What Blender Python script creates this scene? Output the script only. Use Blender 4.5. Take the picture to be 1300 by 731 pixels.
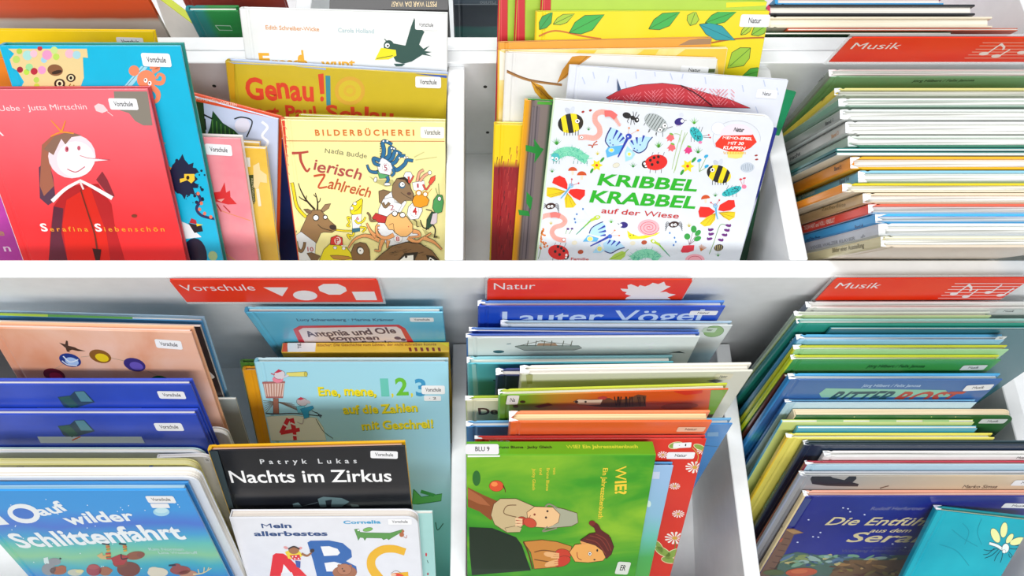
import bpy, bmesh, math, random
from mathutils import Vector, Matrix
SC = bpy.context.scene
for o in list(bpy.data.objects): bpy.data.objects.remove(o)
random.seed(7)
# ------------------------------------------------------------ camera, sky, lights, exposure
PHI = math.radians(65); SP, CP = math.sin(PHI), math.cos(PHI)
F0, CX, CY, CAMZ = 1000.0, 603.0, 365.5, 1.6
cam = bpy.data.cameras.new('camera'); co = bpy.data.objects.new('camera', cam)
SC.collection.objects.link(co); SC.camera = co
co.location = (0, 0, CAMZ); co.rotation_euler = (math.radians(25), 0, 0)
cam.sensor_fit = 'HORIZONTAL'; cam.sensor_width = 36; cam.lens = 36*F0/1300
cam.shift_x = (650-CX)/1300; cam.clip_start = .01
w = bpy.data.worlds.new('room_light'); SC.world = w; w.use_nodes = True
w.node_tree.nodes['Background'].inputs[0].default_value = (.93, .96, 1, 1)
w.node_tree.nodes['Background'].inputs[1].default_value = .42
def area(name, loc, rot, sx, sy, e, col=(1, 1, 1)):
    l = bpy.data.lights.new(name, 'AREA'); l.shape = 'RECTANGLE'; l.size = sx; l.size_y = sy; l.energy = e; l.color = col
    o = bpy.data.objects.new(name, l); SC.collection.objects.link(o); o.location = loc; o.rotation_euler = rot
area('ceiling_lamp', (-.6, .9, 3.1), (0, 0, 0), 1.6, .5, 38)
area('ceiling_lamp', (.3, -1.5, 2.8), (math.radians(38), 0, 0), 2.6, .6, 60)
SC.view_settings.view_transform = 'Standard'; SC.view_settings.look = 'None'
SC.view_settings.gamma = 1; SC.view_settings.exposure = -0.08; SC.view_settings.use_curve_mapping = False
# ------------------------------------------------------------ helpers
COL = SC.collection
def lin(c):
    if isinstance(c, str):
        c = c.lstrip('#'); c = ''.join(x*2 for x in c) if len(c) == 3 else c
        c = tuple(int(c[i:i+2], 16)/255 for i in (0, 2, 4))
    return tuple(x/12.92 if x <= .04045 else ((x+.055)/1.055)**2.4 for x in c) + (1,)
MATS = {}
def mat(spec, rough=.32, coat=.25):
    """spec: '#rrggbb' | ('mix',c1,c2,scale) | ('tri',c1,c2,c3,scale) | ('vert',cTop,cBottom,L) | 'pages' ..."""
    key = (spec, rough, coat)
    if key in MATS: return MATS[key]
    m = bpy.data.materials.new('paint'); m.use_nodes = True; nt = m.node_tree; N = nt.nodes; K = nt.links
    b = N['Principled BSDF']; b.inputs['Roughness'].default_value = rough
    b.inputs['Coat Weight'].default_value = coat; b.inputs['Coat Roughness'].default_value = .18
    tc = N.new('ShaderNodeTexCoord')
    def ramp(fac, stops):
        r = N.new('ShaderNodeValToRGB'); K.new(fac, r.inputs[0]); e = r.color_ramp.elements
        while len(e) < len(stops): e.new(.5)
        for i, (p, c) in enumerate(stops): e[i].position = p; e[i].color = lin(c)
        return r.outputs[0]
    def noise(scale, det=4, sx=1, sy=1, sz=1, dist=.0):
        mp = N.new('ShaderNodeMapping'); mp.inputs['Scale'].default_value = (sx, sy, sz); K.new(tc.outputs['Object'], mp.inputs[0])
        n = N.new('ShaderNodeTexNoise'); n.inputs['Scale'].default_value = scale; n.inputs['Detail'].default_value = det
        n.inputs['Distortion'].default_value = dist; K.new(mp.outputs[0], n.inputs[0]); return n.outputs[0]
    if isinstance(spec, str) and spec.startswith('#'):
        n = noise(60, 3); c = lin(spec)
        mx = N.new('ShaderNodeMix'); mx.data_type = 'RGBA'; K.new(n, mx.inputs[0])
        mx.inputs[6].default_value = tuple(min(1, x*.94) for x in c[:3]) + (1,); mx.inputs[7].default_value = tuple(min(1, x*1.06) for x in c[:3]) + (1,)
        K.new(mx.outputs[2], b.inputs['Base Color'])
    elif spec[0] == 'mix': K.new(ramp(noise(spec[3]), [(.38, spec[1]), (.62, spec[2])]), b.inputs['Base Color'])
    elif spec[0] == 'tri': K.new(ramp(noise(spec[4], 5, dist=.6), [(.33, spec[1]), (.5, spec[2]), (.67, spec[3])]), b.inputs['Base Color'])
    elif spec[0] == 'brush': K.new(ramp(noise(spec[4], 6, 1, 1, 2.6, .8), [(.33, spec[1]), (.5, spec[2]), (.68, spec[3])]), b.inputs['Base Color'])
    elif spec[0] in ('bands', 'hbands'):   # colour bands by local z (m) or local x, softly broken by noise
        sx = N.new('ShaderNodeSeparateXYZ'); K.new(tc.outputs['Object'], sx.inputs[0])
        a = N.new('ShaderNodeMath'); a.operation = 'MULTIPLY_ADD'; K.new(noise(spec[1], 3), a.inputs[0]); a.inputs[1].default_value = spec[2]
        K.new(sx.outputs[2 if spec[0] == 'bands' else 0], a.inputs[2])
        K.new(ramp(a.outputs[0], spec[3]), b.inputs['Base Color'])
    elif spec[0] == 'pages':
        n = noise(1, 2, 6, 1400, 6)
        K.new(ramp(n, [(.3, spec[2]), (.55, spec[1])]), b.inputs['Base Color']); b.inputs['Roughness'].default_value = .8; b.inputs['Coat Weight'].default_value = 0
    MATS[key] = m; return m
def print_mat():
    if 'print' in MATS: return MATS['print']
    m = bpy.data.materials.new('printed_ink'); m.use_nodes = True; N = m.node_tree.nodes
    a = N.new('ShaderNodeAttribute'); a.attribute_name = 'ink'
    b = N['Principled BSDF']; b.inputs['Roughness'].default_value = .35; b.inputs['Coat Weight'].default_value = .2
    m.node_tree.links.new(a.outputs['Color'], b.inputs['Base Color']); MATS['print'] = m; return m
def glass_mat():
    if 'glass' in MATS: return MATS['glass']
    m = bpy.data.materials.new('clear_acrylic'); m.use_nodes = True; nt = m.node_tree
    b = nt.nodes['Principled BSDF']; b.inputs['Roughness'].default_value = .05; b.inputs['Base Color'].default_value = (.9, .95, .96, 1)
    b.inputs['Alpha'].default_value = .3; MATS['glass'] = m; return m
def mesh_obj(name, vs, fs, m, parent=None, mw=None, bev=0):
    me = bpy.data.meshes.new(name)
    bm = bmesh.new(); bv = [bm.verts.new(v) for v in vs]
    for f in fs:
        try: bm.faces.new([bv[i] for i in f])
        except ValueError: pass
    bmesh.ops.recalc_face_normals(bm, faces=bm.faces)
    if bev: bmesh.ops.bevel(bm, geom=[e for e in bm.edges], offset=bev, segments=1, affect='EDGES')
    bm.to_mesh(me); bm.free()
    me.materials.append(m); o = bpy.data.objects.new(name, me); COL.objects.link(o)
    if parent: o.parent = parent
    if mw is not None: o.matrix_world = mw
    return o
def boxv(x0, x1, y0, y1, z0, z1):
    v = [(x, y, z) for x in (x0, x1) for y in (y0, y1) for z in (z0, z1)]
    return v, [(0, 1, 3, 2), (4, 6, 7, 5), (0, 4, 5, 1), (2, 3, 7, 6), (0, 2, 6, 4), (1, 5, 7, 3)]
def box(name, b, m, parent=None, bev=.0004, mw=None):
    v, f = boxv(*b); return mesh_obj(name, v, f, m, parent, mw, bev)
def prism(name, outline, axis, a0, a1, m, parent=None, bev=0):
    """outline 2D; axis 'z': outline in (x,y) extruded z; 'y': outline in (x,z) extruded y; 'x': (y,z) extruded x"""
    def P(p, a): return {'z': (p[0], p[1], a), 'y': (p[0], a, p[1]), 'x': (a, p[0], p[1])}[axis]
    n = len(outline); vs = [P(p, a0) for p in outline] + [P(p, a1) for p in outline]
    fs = [tuple(range(n)), tuple(range(2*n-1, n-1, -1))] + [(i, (i+1) % n, n+(i+1) % n, n+i) for i in range(n)]
    return mesh_obj(name, vs, fs, m, parent, bev=bev)
def empty(name, M, label, cat, group=None):
    o = bpy.data.objects.new(name, None); COL.objects.link(o); o.matrix_world = M; o.empty_display_size = .03
    o['label'] = label; o['category'] = cat
    if group: o['group'] = group
    return o
# ------------------------------------------------------------ glyphs of the built-in font
CH = 'ABCDEFGHIJKLMNOPQRSTUVWXYZabcdefghijklmnopqrstuvwxyzäöüÜ0123456789!?.,-/:•·'
GL = {}
def _build_glyphs():
    todo = []
    for off in (0, .022, .045):
        for ch in CH:
            for s in (ch, ch+ch):
                c = bpy.data.curves.new('g', 'FONT'); c.body = s; c.resolution_u = 3; c.offset = off*(0 if ch in 'MW' else .25 if ch in 'NV' else .68) if s == ch else 0; c.fill_mode = 'FRONT'
                o = bpy.data.objects.new('g', c); COL.objects.link(o); todo.append((off, ch, s, o, c))
    dg = bpy.context.evaluated_depsgraph_get(); dg.update(); raw = {}
    for off, ch, s, o, c in todo:
        me = o.evaluated_get(dg).to_mesh(); raw[(off, s)] = ([(v.co.x, v.co.y) for v in me.vertices], [tuple(p.vertices) for p in me.polygons])
    for off, ch, s, o, c in todo:
        bpy.data.objects.remove(o); bpy.data.curves.remove(c)
    for off in (0, .022, .045):
        for ch in CH:
            v, f = raw[(off, ch)]; v2 = raw[(0, ch+ch)][0]; v1 = raw[(0, ch)][0]
            adv = (max(p[0] for p in v2) - max(p[0] for p in v1)) if v1 else .3
            GL[(off, ch)] = (v, f, adv)
_build_glyphs()
CAPH = max(p[1] for p in GL[(0, 'H')][0])
# ------------------------------------------------------------ geometry of view rays
def ray(px, py):
    y = (py-CY)/F0; return Vector(((px-CX)/F0, CP - y*SP, -(SP + y*CP)))
CAM = Vector((0, 0, CAMZ))
class Art:
    """flat print on one face of a thing; drawing coordinates are converted onto that face's own plane"""
    def __init__(s, T, name='cover_print', base=.00012, face='front', clip=True):
        s.T, s.face, s.base, s.name, s.clip = T, face, base, name, clip
        s.x0, s.y0, s.k = 0, 0, 1; s.V, s.F, s.C = [], [], []; s.lay = 0
        s.Mi = T['M'].inverted(); s.o = s.Mi @ CAM
    def z(s, x0, y0, k): s.x0, s.y0, s.k = x0, y0, k; return s
    def new(s, l=0): s.lay = l; return s
    def L(s, p):
        d = (s.Mi.to_3x3() @ ray(s.x0+p[0]/s.k, s.y0+p[1]/s.k)); T = s.T
        if s.face == 'front': t = -s.o.y/d.y; q = s.o+d*t; return (q.x, q.z)
        if s.face == 'spine': t = (-.001-s.o.x)/d.x; q = s.o+d*t; return (q.y, q.z)
        t = (T['L']-s.o.z)/d.z; q = s.o+d*t; return (q.x, q.y)
    def put(s, pts, faces, col, flat=False):
        T = s.T; off = s.base + s.lay*1.2e-5; b = len(s.V)
        for (a, c) in pts:
            s.V.append((a, -off, c) if s.face == 'front' else ((-.001-off, a, c) if s.face == 'spine' else (a, c, T['L']+off)))
        for f in faces: s.F.append(tuple(b+i for i in f)); s.C.append(lin(col))
    def clipped(s, q):
        T = s.T
        if s.face == 'front': lim = [(0, .0012, 1), (0, T['w']-.0006, -1), (1, .0005, 1), (1, T['L']-.0006, -1)]
        elif s.face == 'spine': lim = [(0, .0006, 1), (0, T['t']-.0006, -1), (1, .0005, 1), (1, T['L']-.0006, -1)]
        else: lim = [(0, .0006, 1), (0, T['w']-.0006, -1), (1, .0003, 1), (1, T['t']-.0003, -1)]
        for ax, v, sg in lim:
            out = []
            for i in range(len(q)):
                a, b = q[i-1], q[i]; ia, ib = (a[ax]-v)*sg >= 0, (b[ax]-v)*sg >= 0
                if ia != ib:
                    t = (v-a[ax])/(b[ax]-a[ax]); out.append((a[0]+(b[0]-a[0])*t, a[1]+(b[1]-a[1])*t))
                if ib: out.append(b)
            q = out
            if len(q) < 3: return []
        return q
    def poly(s, pts, col, outline=None, ow=1.5):
        if outline:
            s.line(list(pts)+[pts[0]], outline, ow*2)
        q = [s.L(p) for p in pts]
        if s.clip: q = s.clipped(q)
        if len(q) >= 3: s.put(q, [tuple(range(len(q)))], col)
        s.lay += 1; return s
    def ellp(s, cx, cy, rx, ry, rot=0, n=20, a0=0, a1=360):
        r = math.radians(rot); c, d = math.cos(r), math.sin(r); m = n if a1-a0 == 360 else n+1
        out = []
        for i in range(m):
            a = math.radians(a0+(a1-a0)*i/n); x, y = rx*math.cos(a), ry*math.sin(a); out.append((cx+x*c-y*d, cy+x*d+y*c))
        return out
    def ell(s, cx, cy, rx, ry, col, rot=0, outline=None, ow=1.5, n=20):
        if outline:
            s.poly(s.ellp(cx, cy, rx+ow, ry+ow, rot, n), outline)
        return s.poly(s.ellp(cx, cy, rx, ry, rot, n), col)
    def line(s, pts, col, w, w2=None):
        n = len(pts); Lf, Rt = [], []
        for i in range(n):
            a, b = pts[max(0, i-1)], pts[min(n-1, i+1)]; l = math.hypot(b[0]-a[0], b[1]-a[1]) or 1
            ww = w if w2 is None else w+(w2-w)*i/max(1, n-1); nx, ny = -(b[1]-a[1])/l*ww/2, (b[0]-a[0])/l*ww/2
            ex = (-.2 if i == 0 else .2 if i == n-1 else 0)*ww; px, py = pts[i][0]+(b[0]-a[0])/l*ex, pts[i][1]+(b[1]-a[1])/l*ex
            Lf.append((px+nx, py+ny)); Rt.append((px-nx, py-ny))
        for i in range(n-1):
            q = [s.L(p) for p in (Lf[i], Lf[i+1], Rt[i+1], Rt[i])]
            if s.clip: q = s.clipped(q)
            if len(q) >= 3: s.put(q, [tuple(range(len(q)))], col)
        s.lay += 1; return s
    def curve(s, pts, col, w, w2=None, n=5, outline=None, ow=2):
        P = [pts[0]]+list(pts)+[pts[-1]]; out = []
        for i in range(1, len(P)-2):
            for k in range(n):
                t = k/n; a, b, c, d = P[i-1], P[i], P[i+1], P[i+2]
                out.append(tuple(.5*((2*b[j])+(-a[j]+c[j])*t+(2*a[j]-5*b[j]+4*c[j]-d[j])*t*t+(-a[j]+3*b[j]-3*c[j]+d[j])*t**3) for j in (0, 1)))
        out.append(pts[-1])
        if outline: s.line(out, outline, w+2*ow, None if w2 is None else w2+2*ow)
        s.line(out, col, w, w2); return out
    def blob(s, cx, cy, rx, ry, col, n=40, amp=.15, rot=0, seed=1):
        R = random.Random(seed); r = math.radians(rot); out = []
        for i in range(n):
            k = 1+amp*(R.random()-.3)*(1 if i % 2 else -.2); a = 2*math.pi*i/n; x, y = rx*k*math.cos(a), ry*k*math.sin(a)
            out.append((cx+x*math.cos(r)-y*math.sin(r), cy+x*math.sin(r)+y*math.cos(r)))
        return s.poly(out, col)
    def text(s, st, p0, p1, h, col, off=0, shear=0, jit=0, seed=3, track=0, shadow=None):
        if shadow:
            s.text(st, (p0[0]+h*.05, p0[1]+h*.06), (p1[0]+h*.05, p1[1]+h*.06), h, shadow, off, shear, jit, seed, track)
        R = random.Random(seed); x = 0; V = []; Fc = []
        for ch in st:
            if ch == ' ': x += .28+track; continue
            v, f, adv = GL[(off, ch)]; b = len(V)
            dy = (R.random()-.5)*jit*.35; ro = (R.random()-.5)*jit*.5; sc = 1+(R.random()-.5)*jit*.4; m = adv/2
            for (a, c) in v:
                a2, c2 = (a-m)*sc, c*sc; V.append((x+m+a2*math.cos(ro)-c2*math.sin(ro), dy+a2*math.sin(ro)+c2*math.cos(ro)))
            Fc += [tuple(b+i for i in g) for g in f]; x += adv+track
        W = max(p[0] for p in V); X0 = min(p[0] for p in V)
        A, B = Vector(s.L(p0)), Vector(s.L(p1)); u = B-A; ul = u.length or 1e-6
        # the side of the baseline on which the letters stand
        pn = Vector((p1[1]-p0[1], -(p1[0]-p0[0]))); pn = pn/(pn.length or 1)*h
        Cc = Vector(s.L((p0[0]+pn.x, p0[1]+pn.y))); perp = Vector((-u.y, u.x))/ul; hh = (Cc-A).dot(perp); v = perp*hh
        pts = []
        for (a, c) in V:
            q = A+u*((a-X0)/(W-X0)) + v*(c/CAPH) + u/ul*abs(hh)*shear*(c/CAPH); pts.append((min(max(q.x, .0006), s.T['t']-.0006) if s.face == 'spine' else q.x, min(max(q.y, .0006), s.T['t']-.0006) if s.face == 'top' else q.y))
        s.put(pts, Fc, col); s.lay += 1; return s
    def done(s, parent=None):
        if not s.F: return None
        me = bpy.data.meshes.new(s.name); me.from_pydata(s.V, [], s.F); me.validate()
        at = me.color_attributes.new('ink', 'FLOAT_COLOR', 'CORNER')
        if len(me.polygons) == len(s.F):
            for p, c in zip(me.polygons, s.C):
                for li in p.loop_indices: at.data[li].color = c
        me.materials.append(print_mat()); o = bpy.data.objects.new(s.name, me); COL.objects.link(o); o.parent = parent or s.T.get('front' if s.face == 'front' else 'spine') or s.T['ob']
        return o
# ------------------------------------------------------------ the trough
WHITE = mat('#f2f4f5', .38, .1)
TR = empty('book_trough', Matrix.Translation((0, .3, 0)), 'white double-sided two-tier wooden book trough with dividers, holding all the picture books', 'display trough')
def Wz(h): return CAMZ-h
H2, FL2 = .682, .855         # upper tier: rim and floor, metres below the camera
MI = Matrix.Translation((0, -.3, 0))
def tbox(name, b, bev=.001):
    o = box(name, b, WHITE, None, bev); o.parent = TR; o.matrix_parent_inverse = TR.matrix_world.inverted(); return o
def tprism(name, ol, axis, a0, a1, bev=.001):
    o = prism(name, ol, axis, a0, a1, WHITE, None, bev); o.parent = TR; o.matrix_parent_inverse = TR.matrix_world.inverted(); return o
XL, XR = -1.05, 1.35
# panel between the tiers, leaning a little
tprism('front_panel', [(.3294, Wz(.682)), (.348, Wz(.682)), (.397, Wz(1.16)), (.378, Wz(1.16))], 'x', XL, XR)
tbox('back_panel', (XL, XR, .592, .6095, Wz(1.2), Wz(H2)))
tbox('back_panel', (XL, XR, .6105, .629, Wz(1.2), Wz(H2)))
tbox('bin_floor', (XL, XR, .366, .592, Wz(FL2+.018), Wz(FL2)))
DX = [-.0205, .315, .642, -1.0]
for x in DX:
    tprism('divider', [(.3485, Wz(H2)), (.582, Wz(H2)), (.592, Wz(H2+.006)), (.592, Wz(FL2)), (.367, Wz(FL2))], 'x', x-.009, x+.009)
# lower tier
def LF(F): return 1.135-(F-.10)*.30       # sloping floor
tprism('bin_floor', [(-.012, Wz(LF(-.012))), (.386, Wz(LF(.386))), (.386, Wz(LF(.386)+.016)), (-.012, Wz(LF(-.012)+.016))], 'x', XL, XR)
for x in [-.0187, .308, .650, -1.0]:
    tprism('divider', [(-.010, Wz(.93)), (.351, Wz(.917)), (.37, Wz(LF(.37))), (-.010, Wz(LF(-.010)))], 'x', x-.0088, x+.0088)
tbox('front_panel', (XL, XR, -.03, -.012, Wz(1.3), Wz(.93)))
tbox('side_panel', (XL-.018, XL, -.03, 1.2, Wz(1.5), Wz(H2)))
tbox('side_panel', (XR, XR+.018, -.03, 1.2, Wz(1.5), Wz(H2)))
# far half of the island
tbox('bin_floor', (XL, XR, .629, .875, Wz(FL2+.018), Wz(FL2)))
tbox('front_panel', (XL, XR, .875, .893, Wz(1.2), Wz(H2)))
for x in (-.197, .22, .637): tbox('divider', (x-.009, x+.009, .629, .875, Wz(FL2), Wz(H2)))
tbox('plinth', (XL+.02, XR-.02, .05, 1.1, .0, Wz(1.32)))
# shelf-pin holes in the panels
pin = mat('#2a2a2a', .6, 0)
def pinhole(x, y, z, r=.0022):
    ol = [(x+r*math.cos(a*math.pi/6), z+r*math.sin(a*math.pi/6)) for a in range(12)]
    o = prism('pin_hole', ol, 'y', y-.0004, y+.0003, pin); o.parent = TR; o.matrix_parent_inverse = TR.matrix_world.inverted()
def on_plane_F(px, py, F):
    r = ray(px, py); return CAM+r*(F/r.y)
for p in [(272, 109), (616, 110), (619, 168), (632, 240)]:
    q = on_plane_F(p[0], p[1], .592); pinhole(q.x, .592, q.z)
# room floor
fl = box('floor', (-4, 4, -4, 4, -.05, 0), mat(('mix', '#b9b2a6', '#a9a297', 8), .6, 0)); fl['kind'] = 'structure'
for nm, b_ in (('wall_back', (-4, 4, 4, 4.1, 0, 3.3)), ('wall_front', (-4, 4, -4.1, -4, 0, 3.3)), ('wall_left', (-4.1, -4, -4.1, 4.1, 0, 3.3)), ('wall_right', (4, 4.1, -4.1, 4.1, 0, 3.3))):
    wl = box(nm, b_, mat('#eceae4', .8, 0)); wl['kind'] = 'structure'
# ------------------------------------------------------------ books
OBS = {}     # obstacles per tier: list of (xa, xb, polygon)
W_UP = [(.592, Wz(.682)), (.592, Wz(1.1)), (.63, Wz(1.1)), (.63, Wz(.682))]
W_LO = [(.3294, Wz(.682)), (.378, Wz(1.16)), (.40, Wz(1.16)), (.36, Wz(.682))]
OBS['U'] = [(-9, 9, W_UP)]; OBS['L'] = [(-9, 9, W_LO)]; OBS['UM'] = [(-9, 9, W_UP)]; OBS['LM'] = [(-9, 9, W_LO)]
for k_, xa_, xb_ in (('L', -.293, -.091), ('L', .010, .209), ('LM', .341, .531)):     # the acrylic sign plates
    OBS[k_].append((xa_, xb_, [(.3222, Wz(.684)), (.328, Wz(.684)), (.328, Wz(.748)), (.3222, Wz(.748))]))
def hit(A, B):
    for P, Q in ((A, B), (B, A)):
        for i in range(len(P)):
            nx, ny = P[i][1]-P[i-1][1], P[i-1][0]-P[i][0]; l = math.hypot(nx, ny); nx, ny = nx/l, ny/l
            a = [p[0]*nx+p[1]*ny for p in P]; b = [p[0]*nx+p[1]*ny for p in Q]
            if max(a) < min(b)-.0010 or max(b) < min(a)-.0010: return False
    return True
def pose(TL, TRp, lam, t, d, tier, Lmax=None, yaw=0):
    A = CAM+ray(*TL)*d; B = CAM+ray(*TRp)*d*(1+yaw); T = (B-A); wd = T.length; T.normalize()
    l = math.radians(lam); D = Vector((0, -math.sin(l), -math.cos(l))); D = (D-T*D.dot(T)).normalized(); N = (-D).cross(T)
    L = 9
    for q in (A, B, A+N*t, B+N*t):
        for _ in range(3):
            if tier[0] == 'U': fz = Wz(FL2)
            elif tier[0] == 'L':
                fz = None
            if tier[0] == 'U': k = (q.z-fz)/(-D.z)
            else:  # floor line z = CAMZ-1.135+(F-.10)*.30
                k = (q.z-(CAMZ-1.135)-(q.y-.10)*.30)/(-D.z+D.y*.30)
        L = min(L, k)
        if tier[0] == 'U' and -D.y > .05 and q.y < .62: L = min(L, (q.y-.351-.1025*(.918-q.z))/(-(D.y+.1025*D.z)))
    L -= .0006
    if Lmax: L = min(L, Lmax)
    L = max(L, .05)
    return A, B, T, D, N, wd, L
BOOKS = {}
ORDER = []
def hull(P):
    P = sorted(set((round(a, 6), round(b, 6)) for a, b in P)); H = []
    for seq in (P, P[::-1]):
        h = []
        for p in seq:
            while len(h) > 1 and (h[-1][0]-h[-2][0])*(p[1]-h[-2][1])-(h[-1][1]-h[-2][1])*(p[0]-h[-2][0]) <= 0: h.pop()
            h.append(p)
        H += h[:-1]
    return H
def book(id, tier, TL, TRp, lam, t, front, spine=None, back=None, pages=('pages', '#f6f2e8', '#cfc8bb'), style='hard', label='', group=None, dcap=None, d=None, Lmax=None, yaw=0, name='picture_book', rad=.012, tol=.0012, rough=.3):
    spine = spine or front; back = back or front
    fspec = front
    def rect(dd):
        A, B, T, D, N, wd, L = pose(TL, TRp, lam, t, dd, tier, Lmax, yaw); P = [q for M in (A, B) for q in (M, M+D*L, M+D*L+N*t, M+N*t)]; return min(p.x for p in P), max(p.x for p in P), hull([(p.y, p.z) for p in P])
    if d is None:
        d = .62
        while d < (dcap or 1.2):
            xa, xb, P = rect(d+.0008)
            if any(hit(P, Q) for (qa, qb, Q) in OBS[tier] if xa+tol < qb and xb-tol > qa): break
            d += .0008
    xa, xb, P = rect(d); OBS[tier].append((xa, xb, P))
    A, B, T, D, N, wd, L = pose(TL, TRp, lam, t, d, tier, Lmax, yaw)
    base = A+D*L; M = Matrix.Identity(4)
    for i, v in enumerate((T, N, -D)): M.col[i][:3] = v
    M.translation = base
    print('BOOK %-4s d=%.3f w=%.3f L=%.3f F=%.3f h=%.3f x=%.3f..%.3f' % (id, d, wd, L, A.y, CAMZ-A.z, xa, xb))
    ob = empty(name, M, label, 'book', group)
    Tt = dict(M=M, w=wd, L=L, t=t, ob=ob, id=id); BOOKS[id] = Tt
    if front[0] == 'tbands': front = ('bands', front[1], front[2], tuple(sorted((max(0, L-p), c) for p, c in front[3])))
    mf, ms, mb, mp = mat(front, rough), mat(spine, rough), mat(back, rough), mat(pages, .8, 0)
    c = min(.0022, t*.22)
    if style == 'hard':
        g = .0008; ol = [(.0006, 0), (.006, 0), (.0072, g), (.0088, g), (.0102, 0), (wd, 0), (wd, c), (.0006, c)]
        prism('front_cover', ol, 'z', 0, L, mf, ob, .0003)
        ol = [(p[0], t-p[1]) for p in ol]; prism('back_cover', ol, 'z', 0, L, mb, ob, .0003)
        ol = [(.0006, .0002), (-.0008, t*.16), (-.001, t*.5), (-.0008, t*.84), (.0006, t-.0002), (.0026, t-.0002), (.0026, .0002)]
        prism('spine', ol, 'z', 0, L, ms, ob, .0002)
        box('page_block', (.0028, wd-.0035, c+.0001, t-c-.0001, .003, L-.003), mp, ob, .0003)
    elif style == 'soft':
        c = .0007; box('front_cover', (0, wd, 0, c, 0, L), mf, ob, .0001); box('back_cover', (0, wd, t-c, t, 0, L), mb, ob, .0001)
        box('spine', (-.0006, .0006, .0001, t-.0001, 0, L), ms, ob, .0001); box('page_block', (.0008, wd-.0006, c, t-c, .0005, L-.0005), mp, ob, .0001)
    elif style == 'board':
        r = rad; c = .0016
        def ol(i):
            o = [(.0004+i, i)] + [(wd-i-r+r*math.cos(a), i+r+r*math.sin(a)) for a in [math.radians(-90+15*k) for k in range(7)]]
            o += [(wd-i-r+r*math.cos(a), L-i-r+r*math.sin(a)) for a in [math.radians(15*k) for k in range(7)]] + [(.0004+i, L-i)]
            return o
        prism('front_cover', ol(0), 'y', 0, c, mf, ob, .0003); prism('back_cover', ol(0), 'y', t-c, t, mb, ob, .0003)
        prism('page_block', ol(.0007), 'y', c+.0001, t-c-.0001, mp, ob, .0002)
        box('spine', (-.001, .0004, 0, t, 0, L), ms, ob, .0003)
    elif style == 'top':      # spine turned upwards
        box('front_cover', (0, wd, 0, c, 0, L-.0012), mf, ob, .0003); box('back_cover', (0, wd, t-c, t, 0, L-.0012), mb, ob, .0003)
        box('spine', (0, wd, .0002, t-.0002, L-.0012, L), ms, ob, .0003); box('page_block', (.003, wd-.003, c+.0001, t-c-.0001, .0035, L-.0014), mp, ob, .0003)
    if style == 'hard' and (tier in ('UM', 'LM') or id[0] == 'P'):     # loose fold of clear film at the head of the spine
        R9 = random.Random(id); V = []; n = 7
        for i in range(n):
            for k in range(2): V.append((-.001+R9.uniform(0, .009) if k else -.0012, t*(i+.5)/n, L+R9.uniform(.0001, .0022 if k else .0006)))
        mesh_obj('film_fold', V, [(2*i, 2*i+1, 2*i+3, 2*i+2) for i in range(n-1)], mat('#f4f7fa', .12, 1), ob)
    for ch in ob.children:
        if ch.name.startswith('front_cover'): Tt['front'] = ch
        if ch.name.startswith('spine'): Tt['spine'] = ch
    return Tt
def sticker(id, p0, p1, h, txt='Vorschule', face='front', extra=False, bg='#f4f4f6', rot=False):
    """p0,p1: lower left and lower right corner, h: height; the little library label"""
    T = BOOKS[id]; a = Art(T, 'library_label', .0004, face, True)
    A, B = p0, p1; l = math.hypot(B[0]-A[0], B[1]-A[1]); ux, uy = (B[0]-A[0])/l, (B[1]-A[1])/l; nx, ny = uy, -ux
    # carry the height along the cover's own down direction
    q0 = Vector(a.L(A)); q1 = Vector(a.L(B)); u = q1-q0; C = Vector(a.L((A[0]+nx*h, A[1]+ny*h))); pr = Vector((-u.y, u.x)).normalized(); hh = (C-q0).dot(pr); v = pr*hh
    r = .12; pts = []
    for (cx, cy, s0) in ((1, 0, -90), (1, 1, 0), (0, 1, 90), (0, 0, 180)):
        for k in range(4):
            an = math.radians(s0+30*k); ra = min(u.length, abs(hh))*.16
            X = (u.length-ra if cx else ra)+ra*math.cos(an); Y = (abs(hh)-ra if cy else ra)+ra*math.sin(an)
            p = q0+u.normalized()*X+v.normalized()*Y; pts.append((p.x, p.y))
    a.put(pts, [tuple(range(len(pts)))], bg); a.lay += 1
    V = []; Fc = []; x = 0
    if txt:
        for ch in txt:
            if ch == ' ': x += .28; continue
            g, f, adv = GL[(.022, ch)]; b = len(V); V += [(x+p[0], p[1]) for p in g]; Fc += [tuple(b+i for i in ff) for ff in f]; x += adv
        W = max(p[0] for p in V); tw = .66 if len(txt) > 5 else .44
        ty = .32 if not extra else .3
        a.put([tuple(q0+u*(.5-tw/2+tw*p[0]/W)+v*(ty+.42*p[1]/CAPH)) for p in V], Fc, '#15151a'); a.lay += 1
    return a.done()
# ============================================================ UPPER TIER, left (pre-school) compartment
G = 'picture books in the upper left compartment'
PW = ('pages', '#fbf9f4', '#ddd8cf'); PC = ('pages', '#efe2c4', '#c9b994'); PG = ('pages', '#eef0ee', '#a9aeb0')
B = book
B('U1', 'U', (-62, 38), (194, 40), 33, .009, '#f7d416', label='bright yellow book standing behind the cyan animal book at far upper left', group=G)
B('V1', 'U', (304, 11), (568, 18), 34, .011, '#eef0ee', label='white book with a flying green crow, tallest of its row', group=G)
B('V2', 'U', (286, 78), (568, 95), 33, .012, '#cdb42a', spine='#c9a51c', back='#b9c8e8', label='mustard yellow book with hand-drawn red title below the crow book', group=G)
B('UN', 'U', (330, 176), (430, 178), 33, .006, '#26408c', style='soft', label='navy booklet mostly hidden behind the cream animal parade book', group=G)
B('U4', 'U', (196, 109), (353, 151), 33, .010, '#c9d3ee', spine='#26351a', back='#e8552a', label='tilted pale blue book with an orange top band and striped green figure', group=G, yaw=-.022)
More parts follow.
